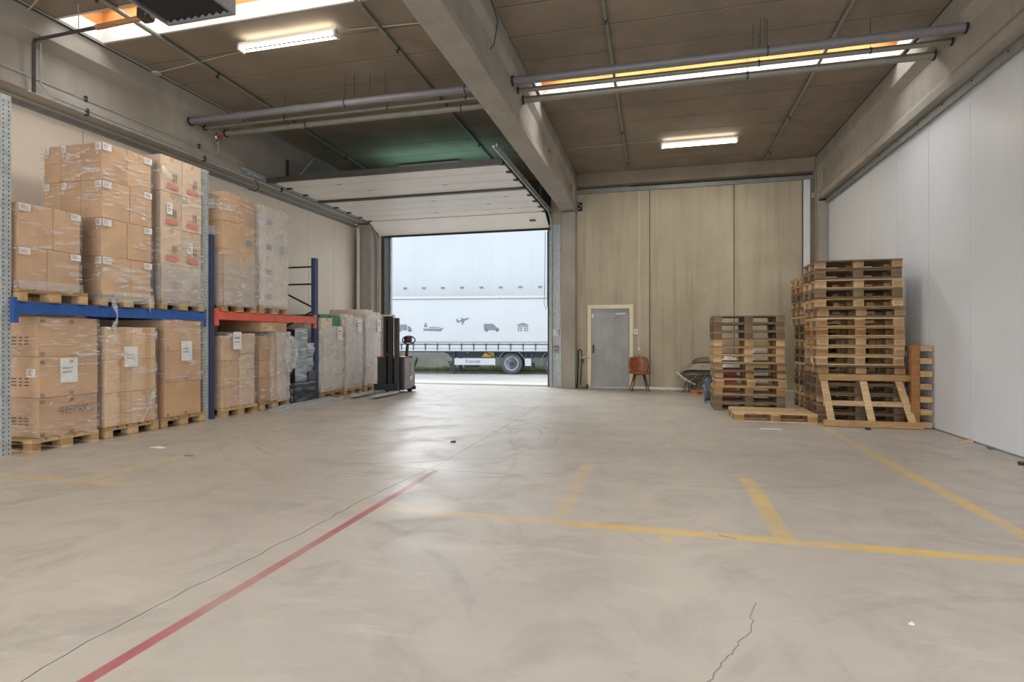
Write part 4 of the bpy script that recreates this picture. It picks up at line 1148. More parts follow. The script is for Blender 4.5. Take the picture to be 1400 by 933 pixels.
blob('crumpled_film', 'filmwhite', (XF + .12, 9.46, .62), .17, 'wad of crumpled film bulging from the load next to the black one', 'plastic film', 3, (.7, .8, 1.8), .5)
blob('crumpled_film', 'filmwhite', (XF - .12, 9.0, 1.37), .14, 'tuft of crumpled film on the load below the orange beam', 'plastic film', 8, (1.2, 1.2, .7), .6)
# hanging film strips
def strip(lab, pts, w, mat='filmwhite'):
    m = MB()
    P = [Vector(p) for p in pts]
    vs = []; 
    for i, p in enumerate(P):
        s_ = Vector((.01 * math.sin(i * 2), w * (.6 + .4 * math.sin(i * 1.7)), 0)); vs += [p - s_ / 2, p + s_ / 2]
    m._add(vs, [(2 * i, 2 * i + 1, 2 * i + 3, 2 * i + 2) for i in range(len(P) - 1)])
    tag(m.build('film_strip', mat, smooth=True, fixn=False, thick=.001), lab, 'plastic film')
strip('torn white film strip hanging from the tall stack over the blue beam', [(XF + .03, 5.86, 1.86), (XF + .05, 5.87, 1.74), (XF + .05, 5.90, 1.66), (XF + .045, 5.91, 1.60), (XF + .04, 5.89, 1.53), (XF + .03, 5.87, 1.46), (XF + .03, 5.89, 1.38)], .07)
strip('short white film strip hanging before the blue beam', [(XF + .03, 6.42, 1.88), (XF + .05, 6.42, 1.80), (XF + .05, 6.40, 1.73), (XF + .05, 6.41, 1.68)], .06)
strip('twisted film tail at the corner of the taped cartons', [(XF + .03, 6.50, .60), (XF + .035, 6.45, .45), (XF + .04, 6.38, .32), (XF + .05, 6.30, .2), (XF + .06, 6.26, .16)], .09)
wrapf('bunched film skirt round the foot of the tall four layer stack', -8.03, XF + .016, 5.71, 6.485, ZA - .09, ZA + .05, 'filmheavy', 21, .012)
wrapf('bunched film skirt round the foot of the low stack on the blue beam', -8.03, XF - .012, 4.75, 5.48, ZA - .05, ZA + .10, 'filmheavy', 22, .01)

# K black wrapped load
kb = root('wrapped_load', (-7.5, 10.0, 0), 'pallet load wrapped in black and silvery film behind the far blue post', 'wrapped load')
def lump(name, mat, x0, x1, y0, y1, z0, z1, seed, amp=.02, nn=9):
    bm = bmesh.new(); bmesh.ops.create_cube(bm, size=1); bmesh.ops.subdivide_edges(bm, edges=bm.edges, cuts=nn, use_grid_fill=True)
    off = Vector(OFF[kb.name])
    for v in bm.verts:
        p = Vector((x0 + (x1 - x0) * (v.co.x + .5), y0 + (y1 - y0) * (v.co.y + .5), z0 + (z1 - z0) * (v.co.z + .5)))
        n_ = noise.noise(Vector((p.x * 4 + seed, p.y * 4, p.z * 14)))
        d = Vector((v.co.x, v.co.y, 0)); p += d * amp * 2 * n_
        v.co = p - off
    me = bpy.data.meshes.new(name); bm.to_mesh(me); bm.free(); me.materials.append(MT[mat])
    me.polygons.foreach_set('use_smooth', [True] * len(me.polygons))
    o = bpy.data.objects.new(name, me); COL.objects.link(o); o.parent = kb; OFF[o.name] = tuple(off)
    return o
lump('base_block', 'filmblack', -8.0, XF + .02, 9.66, 10.44, .01, .42, 1, .03)
lump('tall_column', 'filmsilver', -7.9, XF - .02, 9.84, 10.20, .43, 1.52, 4, .03, 14)
lump('short_column', 'filmsilver', -7.9, XF - .05, 10.22, 10.46, .43, 1.22, 7, .03, 12)
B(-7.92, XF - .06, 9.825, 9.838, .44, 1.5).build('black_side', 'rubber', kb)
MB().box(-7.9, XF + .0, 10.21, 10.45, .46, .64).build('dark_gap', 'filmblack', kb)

# M, N, O, P beyond the racks
def tallload(nm, y0, y1, heights, hrear, matf, mat, seed, colsplit=.5):
    l = []
    a = load('in the near column of the %s' % nm, 'near column of the %s' % nm, XF, y0, y0 + (y1 - y0) * colsplit, .1455, [(heights[0] / 4, ())] * 4, (.45, .55), mat)
    b = load('in the far column of the %s' % nm, 'far column of the %s' % nm, XF, y0 + (y1 - y0) * colsplit, y1, .1455, [(heights[1] / 4, ())] * 4, (.45, .55), mat)
    wrapf('milky film round the %s' % nm, -8.03, XF + .012, y0 - .008, y1 + .008, .2, .1455 + min(heights) - .05, matf, seed, .03)
tallload('load with the green sheet', 10.70, 11.50, (1.62, 1.45), 1.7, 'filmwhite', 'cardwhite', 31)
gs = tag(MB().box(-8.0, XF - .08, 10.72, 11.10, 1.768, 1.84).box(-8.0, XF - .08, 11.12, 11.50, 1.60, 1.84).build('green_sheet', 'greenwrap', bevel=.01), 'green plastic wrapped goods on top of the load next to the far blue post', 'wrapped goods')
tallload('white wrapped load beyond the racks', 11.62, 12.38, (1.74, 1.70), 1.8, 'filmwhite', 'cardwhite', 32)
tallload('tallest white load by the gate', 12.54, 13.30, (1.89, 1.84), 1.9, 'filmwhite', 'cardwhite', 33)
tallload('load half hidden behind the stacker', 13.5, 14.2, (1.78, 1.82), 1.9, 'filmheavy', 'cardgrey', 34)
pallet(-7.58, 13.86, 0, 0, 0, 'floor pallet under the load half hidden behind the stacker', None, .003)
for i, (y, z) in enumerate(((11.22, 1.28), (12.10, 1.48), (13.08, 1.5), (8.02, 1.13))):
    n = ['load with the green sheet', 'white wrapped load beyond the racks', 'tallest white load by the gate', 'mixed stack below the orange beam'][i]
    o = tag(flat('document_sheet', [rect(0, .19, 0, .30)], (XF + .045, y, z), EY, EZ, 'paper', None, .002), 'white paper sheet stuck on the %s' % n, 'paper')
    flat('print', [rect(.03, .15, f, f + .012) for f in (.18, .2, .12)], (XF + .0475, y, z), EY, EZ, 'greyink', o, .0005)

# ================================================================== fork extensions on the floor
for i, (x, y0, lab) in enumerate(((-6.80, 8.75, 'grey steel fork extension on the floor, nearer the pallets'), (-6.60, 8.62, 'grey steel fork extension on the floor, nearer the aisle'))):
    m = MB(); m.prism([(x - .06, y0, .004), (x - .06, y0 + .1, .02), (x - .06, y0 + .4, .055), (x - .06, y0 + 2.2, .06), (x - .06, y0 + 2.2, .0), (x - .06, y0, 0)], (.12, 0, 0))
    o = m.build('fork_extension', 'galv', bevel=.005); tag(o, lab, 'fork extension')
    B(x - .065, x - .061, y0 + .3, y0 + 2.15, .0, .05).build('side_plate', 'steel', o)
    B(x - .05, x + .05, y0 + 2.0, y0 + 2.05, .06, .075).build('strap', 'steel', o)

# ================================================================== pallet stacker truck
st = root('pallet_stacker', (-6.2, 12.4, 0), 'black and red electric pallet stacker parked before the gate', 'forklift')
MB().box(-6.56, -5.86, 12.32, 12.82, .07, .84).build('battery_body', 'darkbody', st, bevel=.02)
MB().box(-6.57, -6.36, 12.31, 12.6, .842, .875).box(-5.98, -5.85, 12.31, 12.82, .842, .875).box(-6.57, -5.85, 12.6, 12.84, .842, .875).build('red_top_trim', 'redpaint', st, bevel=.008)
sp = MB().box(-5.858, -5.83, 12.34, 12.86, .10, .84).build('side_panel', 'greybody', st, bevel=.01)
flat('red_marking', [rect(.38 + .075 * k, .44 + .075 * k, 0, .11) for k in range(5)], (-5.829, 12.66, .0), EZ, -EY, 'redpaint', sp, .001)
flat('control_decal', [rect(0, .12, 0, .1)], (-5.829, 12.62, .3), EY, EZ, 'white', sp, .001)
MB().box(-6.5, -5.90, 12.83, 13.08, .10, .48).box(-6.45, -5.95, 12.83, 12.95, .48, .72).build('drive_cover', 'redpaint', st, bevel=.03)
MB().box(-6.62, -5.80, 12.78, 12.9, .05, .14).build('bumper', 'rubber', st, bevel=.01)
mast = MB()
for x in (-6.245, -6.10):
    mast.box(x - .035, x + .035, 12.10, 12.20, .08, 1.84)
mast.box(-6.245, -6.10, 12.12, 12.18, 1.78, 1.84).box(-6.245, -6.10, 12.12, 12.18, .9, .96)
mast.build('mast', 'black', st, bevel=.004)
m2 = MB()
for x in (-6.03, -5.97): m2.box(x - .028, x + .028, 12.21, 12.28, .08, 1.80)
m2.build('inner_mast', 'steel', st, bevel=.003)
MB().tube([(-6.19, 12.24, .1), (-6.19, 12.24, 1.7)], .03, 10).build('lift_cylinder', 'steel', st, smooth=True)
MB().box(-6.25, -6.09, 12.20, 12.206, .3, 1.78).build('mast_guard', 'galvdark', st)
for x in (-6.27, -6.11): MB().bar((x, 12.19, .4), (x, 12.19, 1.72), .012, .02, (0, 1, 0)).build('lift_chain', 'black', st)
cg = MB().box(-6.50, -5.88, 12.04, 12.09, .09, .24).build('fork_carriage', 'black', st, bevel=.005)
for x in (-6.44, -5.94):
    m = MB(); m.prism([(x - .075, 10.93, .045), (x - .075, 11.1, .08), (x - .075, 12.09, .085), (x - .075, 12.09, .03), (x - .075, 11.0, .03)], (.15, 0, 0))
    f = m.build('fork', 'galv', st, bevel=.006)
    MB().tube([(x - .05, 11.15, .035), (x + .05, 11.15, .035)], .035, 12).build('load_wheel', 'rubber', f, smooth=True)
for x in (-6.5, -5.9):
    MB().tube([(x - .04, 12.75, .065), (x + .04, 12.75, .065)], .065, 14).build('wheel', 'rubber', st, smooth=True)
MB().prism([(-5.98, 12.0, .05), (-5.98, 12.14, .26), (-5.98, 12.3, .3), (-5.98, 12.3, .05)], (.04, 0, 0)).build('leg_bracket', 'steel', st)
ti = MB().tube([(-6.02, 12.78, .78), (-6.0, 12.80, 1.0), (-5.99, 12.82, 1.18)], [.045, .04, .035], 10).build('tiller_arm', 'black', st, smooth=True)
loop = [(-5.97 + .17 * math.cos(R(a)), 12.84, 1.27 + .10 * math.sin(R(a))) for a in range(0, 360, 20)]
MB().tube(loop, .016, 8, closed=True).box(-6.08, -5.9, 12.80, 12.88, 1.20, 1.35).build('tiller_head', 'black', ti, smooth=True)
MB().box(-6.0, -5.94, 12.79, 12.80, 1.26, 1.31).build('switch', 'redpaint', ti)

# ================================================================== leather chair by the door
ch = root('shell_chair', (0, 0, 0), 'tan leather shell chair with slim black legs beside the grey door', 'chair')
def backf(u, v):
    w = .17 + .075 * math.sin(min(1, v * 1.15) * math.pi * .85)
    s_ = (u - .5) * 2
    return Vector((s_ * w, .17 + .05 * v - .07 * s_ * s_, .44 + .42 * v + (.02 * s_ * s_ if v > .8 else 0) - (.05 * s_ * s_ if v > .9 else 0)))
MB().sheet(backf, 14, 12).build('backrest', 'leather', ch, smooth=True, thick=.03)
def seatf(u, v):
    s_ = (u - .5) * 2; w = .215 + .055 * math.sin(v * math.pi)
    return Vector((s_ * w, -.22 + .42 * v, .435 + .035 * s_ ** 4 * (1 if v > .2 else .5) + .02 * (v - .6) ** 2 * 4 - (.03 if v < .08 else 0)))
MB().sheet(seatf, 14, 12).build('seat', 'leather', ch, smooth=True, thick=.035)
for s_ in (-.06, 0.0, .06):
    MB().tube([backf(.5 + s_, v / 10) + Vector((0, -.017, 0)) for v in range(1, 10)], .003, 5).build('seam', 'greyink', ch)
for sx_, sy_ in ((-1, -1), (1, -1), (-1, 1), (1, 1)):
    MB().tube([(sx_ * .11, sy_ * .10, .415), (sx_ * .215, sy_ * .20, .0)], [.018, .012], 8).build('leg', 'black', ch, smooth=True)
MB().box(-.12, .12, -.11, .11, .405, .42).build('seat_frame', 'black', ch)
ch.location = (-.42, 14.35, 0); ch.rotation_euler = (0, 0, R(10))

# ================================================================== hand truck beside the column
ht = root('hand_truck', (-1.93, 14.6, 0), 'dark hand truck with a loop handle between column and door', 'hand truck')
MB().tube([(-2.02, 14.70, .12), (-2.02, 14.86, .75), (-2.03, 14.92, .98), (-2.0, 14.93, 1.02), (-1.95, 14.92, .98), (-1.90, 14.86, .72), (-1.88, 14.84, .66)], .016, 8).build('loop_handle', 'black', ht, smooth=True)
MB().tube([(-1.94, 14.68, .08), (-1.93, 14.86, .78)], .018, 8).build('shaft', 'steel', ht, smooth=True)
MB().tube([(-1.98, 14.69, .12), (-1.99, 14.78, .42)], .022, 8).build('cylinder', 'chrome', ht, smooth=True)
MB().tube([(-1.93, 14.86, .80), (-1.80, 14.9, .82), (-1.74, 14.93, .80)], .02, 8).build('side_arm', 'galv', ht, smooth=True)
MB().box(-2.0, -1.76, 14.5, 14.72, .035, .055).build('toe_plate', 'steel', ht)
for x in (-2.03, -1.76):
    MB().tube([(x - .02, 14.68, .055), (x + .02, 14.68, .055)], .055, 14).build('wheel', 'rubber', ht, smooth=True)
MB().tube([(-2.03, 14.68, .055), (-1.76, 14.68, .055)], .01, 8).build('axle', 'chrome', ht)

# ================================================================== switches and boxes
def sbox(name, lab, x0, x1, y0, y1, z0, z1, mat='white', extra=None):
    o = tag(B(x0, x1, y0, y1, z0, z1).build(name, mat, bevel=.006), lab, 'switch')
    if extra: extra(o)
    return o
sbox('door_controller', 'white gate controller with a red button on the right gate jamb', -2.71, -2.55, 14.88, 14.93, 1.38, 1.56,
     extra=lambda o: (MB().lathe((-2.585, 14.88, 1.51), (0, -1, 0), [(0, .018), (.015, .016)], 12).build('button', 'redpaint', o), MB().lathe((-2.585, 14.88, 1.45), (0, -1, 0), [(0, .015), (.012, .013)], 12).build('button', 'black', o)))
sbox('power_outlet', 'pale socket box below the gate controller on the jamb', -2.70, -2.57, 14.90, 14.93, .92, 1.13, 'conduit',
     extra=lambda o: (B(-2.69, -2.58, 14.895, 14.90, 1.07, 1.10).build('hinge_bar', 'greyink', o), MB().lathe((-2.635, 14.90, .99), (0, -1, 0), [(0, .022), (.01, .02)], 12).build('socket', 'steel', o)))
tag(MB().tube([(-2.52, 14.9, 1.56), (-2.52, 14.9, 4.4)], .010, 6).build('cable', 'white'), 'thin white cable running up beside the gate controller', 'cable')
sbox('key_switch', 'white switch box right of the grey door', -.585, -.48, 14.94, 14.998, 1.42, 1.56, extra=lambda o: B(-.55, -.515, 14.935, 14.94, 1.46, 1.52).build('rocker', 'conduit', o))
sbox('power_outlet', 'small white socket on the conduit above the chair', -.475, -.415, 14.95, 14.998, .93, 1.08, extra=lambda o: MB().lathe((-.445, 14.95, .97), (0, -1, 0), [(0, .02), (.02, .018)], 10).build('socket', 'greyink', o))
tag(MB().tube([(-.45, 14.985, 1.08), (-.45, 14.985, 5.16)], .011, 6).build('conduit', 'doorframe'), 'vertical cream conduit on the back wall right of the door', 'conduit')
sbox('junction_box', 'small black box with white buttons high beside the middle beam', -2.06, -1.93, 14.95, 14.999, 4.72, 4.95, 'black',
     extra=lambda o: [MB().lathe((xx, 14.95, zz), (0, -1, 0), [(0, .018), (.01, .016)], 8).build('button', 'white', o) for xx, zz in ((-2.03, 4.9), (-1.97, 4.85), (-2.02, 4.78))])
sbox('junction_box', 'small white box near the top of the right column', 3.62, 3.70, 14.95, 14.998, 4.72, 4.85, 'conduit')

# ================================================================== clutter right of the back wall
tp = root('tarpaulin_pile', (1.2, 14.5, 0), 'heap of folded grey tarpaulins against the back wall', 'tarpaulin')
def tarp(x0, x1, y0, y1, z, h, mat, seed, rz=0):
    def f(u, v, top):
        x = x0 + (x1 - x0) * u; y = y0 + (y1 - y0) * v
        e = min(u, 1 - u, v, 1 - v) * 6
        zz = z + (h if top else 0) * min(1, e) ** .6 + .03 * noise.noise(Vector((x * 3 + seed, y * 5, 0))) + .05 * (u - .5) * rz
        return Vector((x + .04 * noise.noise(Vector((x * 4, y * 4, seed))), y, zz))
    m = MB(); m.sheet(lambda u, v: f(u, v, 1), 18, 10); m.sheet(lambda u, v: f(u, v, 0), 18, 10)
    return m.build('tarp_fold', mat, tp, smooth=True)
tarp(.55, 2.4, 14.30, 14.92, .42, .12, 'tarpdark', 1); tarp(.62, 2.4, 14.30, 14.92, .54, .10, 'tarp', 2, .4)
tarp(.50, 2.3, 14.35, 14.92, .36, .09, 'tarp', 5); tarp(.80, 2.4, 14.42, 14.92, .64, .10, 'tarp', 3); tarp(.85, 2.4, 14.45, 14.9, .73, .11, 'tarpdark', 4)
bs = tag(MB().sheet(lambda u, v: Vector((.47 + .45 * u, 14.20 + .3 * v - .05 * math.sin(u * 3), .50 - .42 * u + .12 * u * u - .10 * v)), 12, 6).build('curved_board', 'cream', smooth=True, thick=.02), 'curved white sheet under the grey tarpaulins', 'board')
gst = root('strapping_bundle', (1.0, 14.2, 0), 'tangle of green and black plastic strapping under the tarpaulins', 'strapping')
rn = random.Random(5)
for k in range(44):
    x = .70 + rn.random() * .65; y = 14.18 + rn.random() * .15; xx = x + .12 + rn.uniform(-.05, .25); b_ = rn.uniform(.02, .1)
    MB().tube([(xx + .1, y + .1, .50 + rn.uniform(-.12, .03)), (xx - .05, y, .40 + rn.uniform(-.1, .05)), (x - b_ * .6, y - .03, .2), (x - b_, y - .05, .012)], .007, 5).build('strap', ['greenstrap', 'black', 'tarpdark', 'greenstrap', 'tarp'][k % 5], gst)
ob = root('timber_block', (.95, 13.95, 0), 'short orange brown pallet offcut before the tarpaulins', 'pallet offcut')
B(.78, 1.10, 13.85, 14.05, .06, .085).build('board', 'orangebox', ob); B(.78, .92, 13.86, 14.04, .0, .058).build('block', 'orangebox', ob); B(1.03, 1.10, 13.86, 14.04, .0, .058).build('block', 'orangebox', ob)
blob('plastic_bag', 'bluebag', (1.03, 12.1, 0), .12, 'crumpled blue grey plastic bag left of the low pallet stack', 'bag', 4, (.8, .8, 2.0), .5)
blob('rubbish_sack', 'white', (1.55, 13.2, 0), .28, 'white sack behind the low pallet stack', 'sack', 6, (1, .8, 1.6), .2)
tag(MB().box(1.25, 1.62, 12.5, 12.8, 0, .62).build('red_crate', 'redpaint', bevel=.02), 'red crate behind the low pallet stack', 'crate')
yb = tag(MB().box(2.0, 2.3, 12.9, 13.2, 0, 1.12).build('white_drum', 'white', bevel=.05), 'white canister with a yellow band behind the low pallet stack', 'canister')
B(1.995, 2.305, 12.895, 13.205, .72, .86).build('yellow_band', 'yellow', yb, bevel=.01)
pole = root('pole_stand', (1.35, 13.5, 0), 'thin dark pole standing behind the low pallet stack', 'pole')
MB().tube([(1.35, 13.5, 0), (1.35, 13.5, 1.42)], .02, 8).build('pole', 'black', pole); MB().box(1.29, 1.41, 13.45, 13.55, 1.15, 1.4).build('pole_head', 'black', pole)
# dirt strip at the foot of the back wall
dirt = MB()
rn = random.Random(11)
for k in range(420):
    x = rn.uniform(-.2, 1.6); y = 14.90 - abs(rn.gauss(0, .09)); s_ = rn.uniform(.004, .017)
    dirt.obox((x, y, 0), (s_ * 1.5, s_ * .4, 0), (-s_ * .3, s_, 0), (0, 0, s_ * .8))
dd = dirt.build('debris', 'plinth'); tag(dd, 'strip of crumbled plaster along the foot of the back wall', 'debris', kind='stuff')
tag(MB().tube([(2.47, 10.9, 2.47), (2.40, 10.85, 2.44), (2.36, 10.8, 2.36)], .004, 5).build('film_strip', 'paper'), 'white film shred on top of the rear stack', 'plastic film') if False else None
strip('white film shred at the top left of the rear pallet stack', [(2.58, 11.40, 2.46), (2.52, 11.38, 2.42), (2.50, 11.36, 2.35), (2.47, 11.36, 2.27)], .06)
o = flat('yellow_tag', [rect(0, .05, 0, .09)], (2.425, 9.92, .86), -EY, EZ, 'yellow', None, .002); tag(o, 'small yellow tag on the left side of the tall pallet stack', 'tag')
o = flat('white_tag', [[(0, 0), (.09, -.02), (.1, .03), (.03, .08)]], (2.424, 10.03, .95), -EY, EZ, 'paper', None, .002); tag(o, 'torn white slip beside the yellow tag on the tall pallet stack', 'tag')

# ---- litter on the floor
def scrap(lab, x, y, pts, mat='paper', h=.004, name='paper_scrap', cat='litter'):
    return tag(MB().prism([(x + a, y + b, .001) for a, b in pts], (0, 0, h)).build(name, mat), lab, cat)
scrap('white paper scrap on the floor before the pallets', -5.85, 5.5, [(-.09, -.04), (.10, -.05), (.12, .0), (-.05, .05)])
scrap('dark splinter on the floor near the yellow line end', -5.09, 5.18, [(-.05, -.012), (.05, -.004), (.06, .012), (-.02, .012)], 'tarpdark', .008)
scrap('small black chip on the open floor beyond the joint', -2.5, 6.71, [(-.03, -.03), (.03, -.02), (.02, .03)], 'black', .02)
scrap('dark fitting on the floor before the leaning frame', 2.95, 9.11, [(-.03, -.03), (.03, -.03), (.03, .03), (-.03, .03)], 'black', .03)
scrap('wood offcut at the foot of the white wall', 3.80, 8.34, [(-.07, -.03), (.07, -.03), (.07, .03), (-.07, .03)], 'woodpale', .03)
scrap('black scrap at the right edge near the white wall', 3.70, 7.0, [(-.05, -.03), (.04, -.04), (.05, .03), (-.02, .05)], 'black', .03)
scrap('curled film shred beside the yellow line', .45, 3.97, [(-.05, .01), (.0, -.015), (.055, -.03), (.06, -.02), (.01, .0), (-.04, .025)], 'tarp', .004)
scrap('small white chip on the floor at the lower right', 1.14, 2.98, [(-.012, -.01), (.012, -.012), (.01, .012)], 'paper', .008)
scrap('pale film shred before the single pallet', 1.60, 8.83, [(-.15, -.02), (-.05, -.04), (.15, -.01), (.14, .03), (.0, .01), (-.12, .03)], 'paper', .004)
scrap('dark splinter at the foot of the white wall', 3.84, 7.9, [(-.02, -.05), (.03, -.04), (.0, .05)], 'tarpdark', .02)

# ================================================================== OUTSIDE
FW = Vector((-math.sin(TH), math.cos(TH), 0)); RT = Vector((math.cos(TH), math.sin(TH), 0))
ang = R(8.4); TX = Vector((math.cos(ang), math.sin(ang), 0)); TY = Vector((-math.sin(ang), math.cos(ang), 0))
yard = MB()
def gz(y): return -.5 * max(0, min(1, (y - 15.4) / 7.0)) ** 1.2
ys_ = [15.36, 16, 17, 18, 19, 20, 21, 22, 23, 30, 45]
yard._add([(x, y, gz(y) - .004) for y in ys_ for x in (-45, 30)], [(2 * i, 2 * i + 1, 2 * i + 3, 2 * i + 2) for i in range(len(ys_) - 1)])
yd_ = yard.build('yard', 'asphalt', smooth=True, fixn=False); tag(yd_, kind='structure')
# facade opposite
bl = root('opposite_building', (0, 0, 0), 'large pale panelled building across the yard', 'building')
bc = FW * 31.6 + RT * (-2.3)
MB().box(-22, 18, 0, .25, -.6, .95).build('plinth', 'plinth', bl)
MB().box(-22, 18, .06, 6, .95, 7.8).build('body', 'facade', bl)
for k in range(36):
    MB().box(-22 + k * 1.105, -22 + (k + 1) * 1.105 - .002, .02, .058, .96, 7.8).build('facade_panel', 'facade', bl)
for k in range(24):
    xx = -16 + k * 1.105
    MB().box(xx - .10, xx + .10, -.02, .02, 4.12, 4.21).build('vent', 'icon', bl)
bl.location = (bc.x, bc.y, 0); bl.rotation_euler = (0, 0, R(7.5))
OB = Vector((bc.x, bc.y, 0)); BX = Vector((math.cos(R(7.5)), math.sin(R(7.5)), 0)); BY = Vector((-math.sin(R(7.5)), math.cos(R(7.5)), 0))
# kerb and grass verge in front of it
kb_ = tag(MB().obox(OB - BX * 22 - BY * 1.1 + Vector((0, 0, -.52)), BX * 40, BY * .9, (0, 0, .08)).build('verge', 'soil'), 'narrow soil verge at the foot of the opposite building', 'verge')
kb_['kind'] = 'structure'
gr = MB(); rn = random.Random(2)
def tuft(m, base, h, n, sp, w=.02):
    for _ in range(n):
        a = rn.uniform(0, 6.28); d = Vector((math.cos(a), math.sin(a), 0)); p = base + d * rn.uniform(0, sp)
        t_ = p + d * h * rn.uniform(.1, .6) + Vector((0, 0, h * rn.uniform(.5, 1))); s_ = Vector((-d.y, d.x, 0)) * w
        m._add([p - s_, p + s_, t_], [(0, 1, 2)])
for k in range(900):
    xx = rn.uniform(-8, 8); dens = .5 + .5 * noise.noise(Vector((xx * .6, 0, 3)))
    if rn.random() < dens + .15:
        tuft(gr, OB + BX * xx - BY * rn.uniform(.25, 1.0) + Vector((0, 0, -.45)), .12 + .45 * dens * rn.random() * (1.3 if 1.2 < xx < 5 else .7), 7, .14)
gg = gr.build('grass', 'grass', fixn=False); tag(gg, 'rough grass growing along the verge of the opposite building', 'grass', kind='stuff')
for i, (px, h, lab) in enumerate(((-4.0, 1.35, 'tall thin weed left of the trailer landing leg against the plinth'), (-3.2, .8, 'shorter weed beside the tall one against the plinth'), (-1.0, .55, 'small leafy weed near the trailer landing leg'), (2.3, .6, 'low leafy weed under the trailer side board'))):
    wd = root('weed', tuple(OB + BX * px - BY * .35 + Vector((0, 0, -.44))), lab, 'weed')
    o_ = Vector(OFF[wd.name]); m = MB(); lm = MB()
    for q in range(4):
        a = rn.uniform(0, 6.28); tip = o_ + Vector((math.cos(a) * .25, math.sin(a) * .1, h * rn.uniform(.6, 1)))
        m.tube([o_, (o_ + tip) / 2 + Vector((0, 0, .05)), tip], .007, 5)
        for z in range(9):
            f = .25 + .75 * z / 9; c_ = o_.lerp(tip, f); a2 = rn.uniform(0, 6.28); d = Vector((math.cos(a2), .3 * math.sin(a2), .2)) * .11
            s_ = Vector((0, 0, .035)); lm._add([c_, c_ + d * .5 + s_, c_ + d, c_ + d * .5 - s_], [(0, 1, 2, 3)])
    m.build('stem', 'leaf', wd); lm.build('foliage', 'leaf', wd, fixn=False)

# ---- semi-trailer, local frame: x along it, y away from the hall, z up from the yard
tr = root('semi_trailer', (0, 0, 0), 'white curtain sided semi-trailer with grey transport pictograms parked outside the gate', 'trailer')
PX = 28 / 766 * 1.008
def U(u): return (u - 640) * PX
def Zv(v): return 1.33 + .5 + (462 - v) * PX
XL, XR = U(430), U(800)
MB().box(XL, XR, .03, 2.5, Zv(470.5), Zv(407.5)).build('cargo_body', 'curtain', tr, bevel=.02)
MB().box(XL, XR, 0, .035, Zv(467.3), Zv(409)).build('side_curtain', 'curtain', tr)
MB().box(XL, XR, -.03, .06, Zv(408.6), Zv(405.6)).build('roof_rail', 'white', tr)
MB().box(XL, XR, -.035, .03, Zv(409.6), Zv(408.6)).build('rail_shadow', 'icon', tr)  # grey strip paints the shadow line under the roof rail
MB().box(XL, XR, -.004, .0, Zv(468.0), Zv(467.3)).build('curtain_hem', 'icon', tr)
MB().box(XL, XR, -.02, .05, Zv(480.3), Zv(472)).build('side_rail', 'curtain', tr)
MB().box(XL, XR, -.024, -.019, Zv(477.0), Zv(476.4)).build('rail_groove', 'icon', tr)
MB().box(XL, XR, -.028, .05, Zv(481.3), Zv(480.2)).build('rail_edge', 'chassis', tr)
k = 0; uu = 564.2 - 16.75 * 7
while uu < 790:
    o = MB().box(U(uu) - .022, U(uu) + .022, -.05, -.03, Zv(479), Zv(470.5)).box(U(uu) - .045, U(uu) + .045, -.055, -.03, Zv(472.2), Zv(470)).build('curtain_strap', 'chassis', tr)
    uu += 16.75
# chassis
m = MB(); m.prism([(U(596), .35, Zv(481)), (U(604), .35, Zv(482)), (U(610), .35, Zv(484)), (U(614), .35, Zv(489)), (XR, .35, Zv(489)), (XR, .35, Zv(481))], (0, .15, 0))
m.prism([(U(596), 1.9, Zv(481)), (U(604), 1.9, Zv(482)), (U(610), 1.9, Zv(484)), (U(614), 1.9, Zv(489)), (XR, 1.9, Zv(489)), (XR, 1.9, Zv(481))], (0, .15, 0)).box(U(614), XR, .5, 1.9, Zv(486), Zv(482))
m.build('chassis_frame', 'chassis', tr)
MB().box(XL, U(600), .3, 2.2, Zv(482), Zv(480.6)).build('gooseneck', 'chassis', tr)
for y0 in (.25, 2.0):
    u0 = 618.5
    MB().box(U(u0 - 2), U(u0 + 2), y0, y0 + .15, Zv(506), Zv(482)).box(U(u0 - 1.4), U(u0 + 1.4), y0 + .02, y0 + .13, Zv(509), Zv(505)).box(U(u0 - 4), U(u0 + 4), y0 - .05, y0 + .2, Zv(510.8), Zv(509)).build('landing_leg', 'chassis', tr)
MB().bar((U(618), .4, Zv(497)), (U(618), 2.1, Zv(497)), .06, .06).build('landing_cross_shaft', 'chassis', tr)
sb = MB().box(U(621), U(677), .02, .06, Zv(499), Zv(490)).build('side_guard', 'curtain', tr, bevel=.006)
text('maker_lettering', ['KRONE'], .17, (U(641.0), .018, Zv(496.1)), EX, EZ, 'krone', sb, .002, 1.0)
flat('maker_emblem', [[(0, 0), (.06, .07), (.12, .0), (.12, .05), (.06, .12), (0, .05)], rect(.0, .12, .13, .16)], (U(636.2), .018, Zv(496.4)), EX, EZ, 'krone', sb, .002)
MB().box(U(632), U(650), .5, 1.2, Zv(503), Zv(499.5)).build('air_tank', 'chassis', tr, bevel=.03)
m = MB(); m.prism([(U(658.5), .1, Zv(488)), (U(663), .1, Zv(481.5)), (U(675), .1, Zv(481.5)), (U(675.5), .1, Zv(488))], (0, .2, 0))
go = m.build('wheel_chock_holder', 'gold', tr); MB().bar((U(664), .095, Zv(482)), (U(674), .095, Zv(487.5)), .03, .08, (0, 1, 0)).build('stripe', 'black', go)
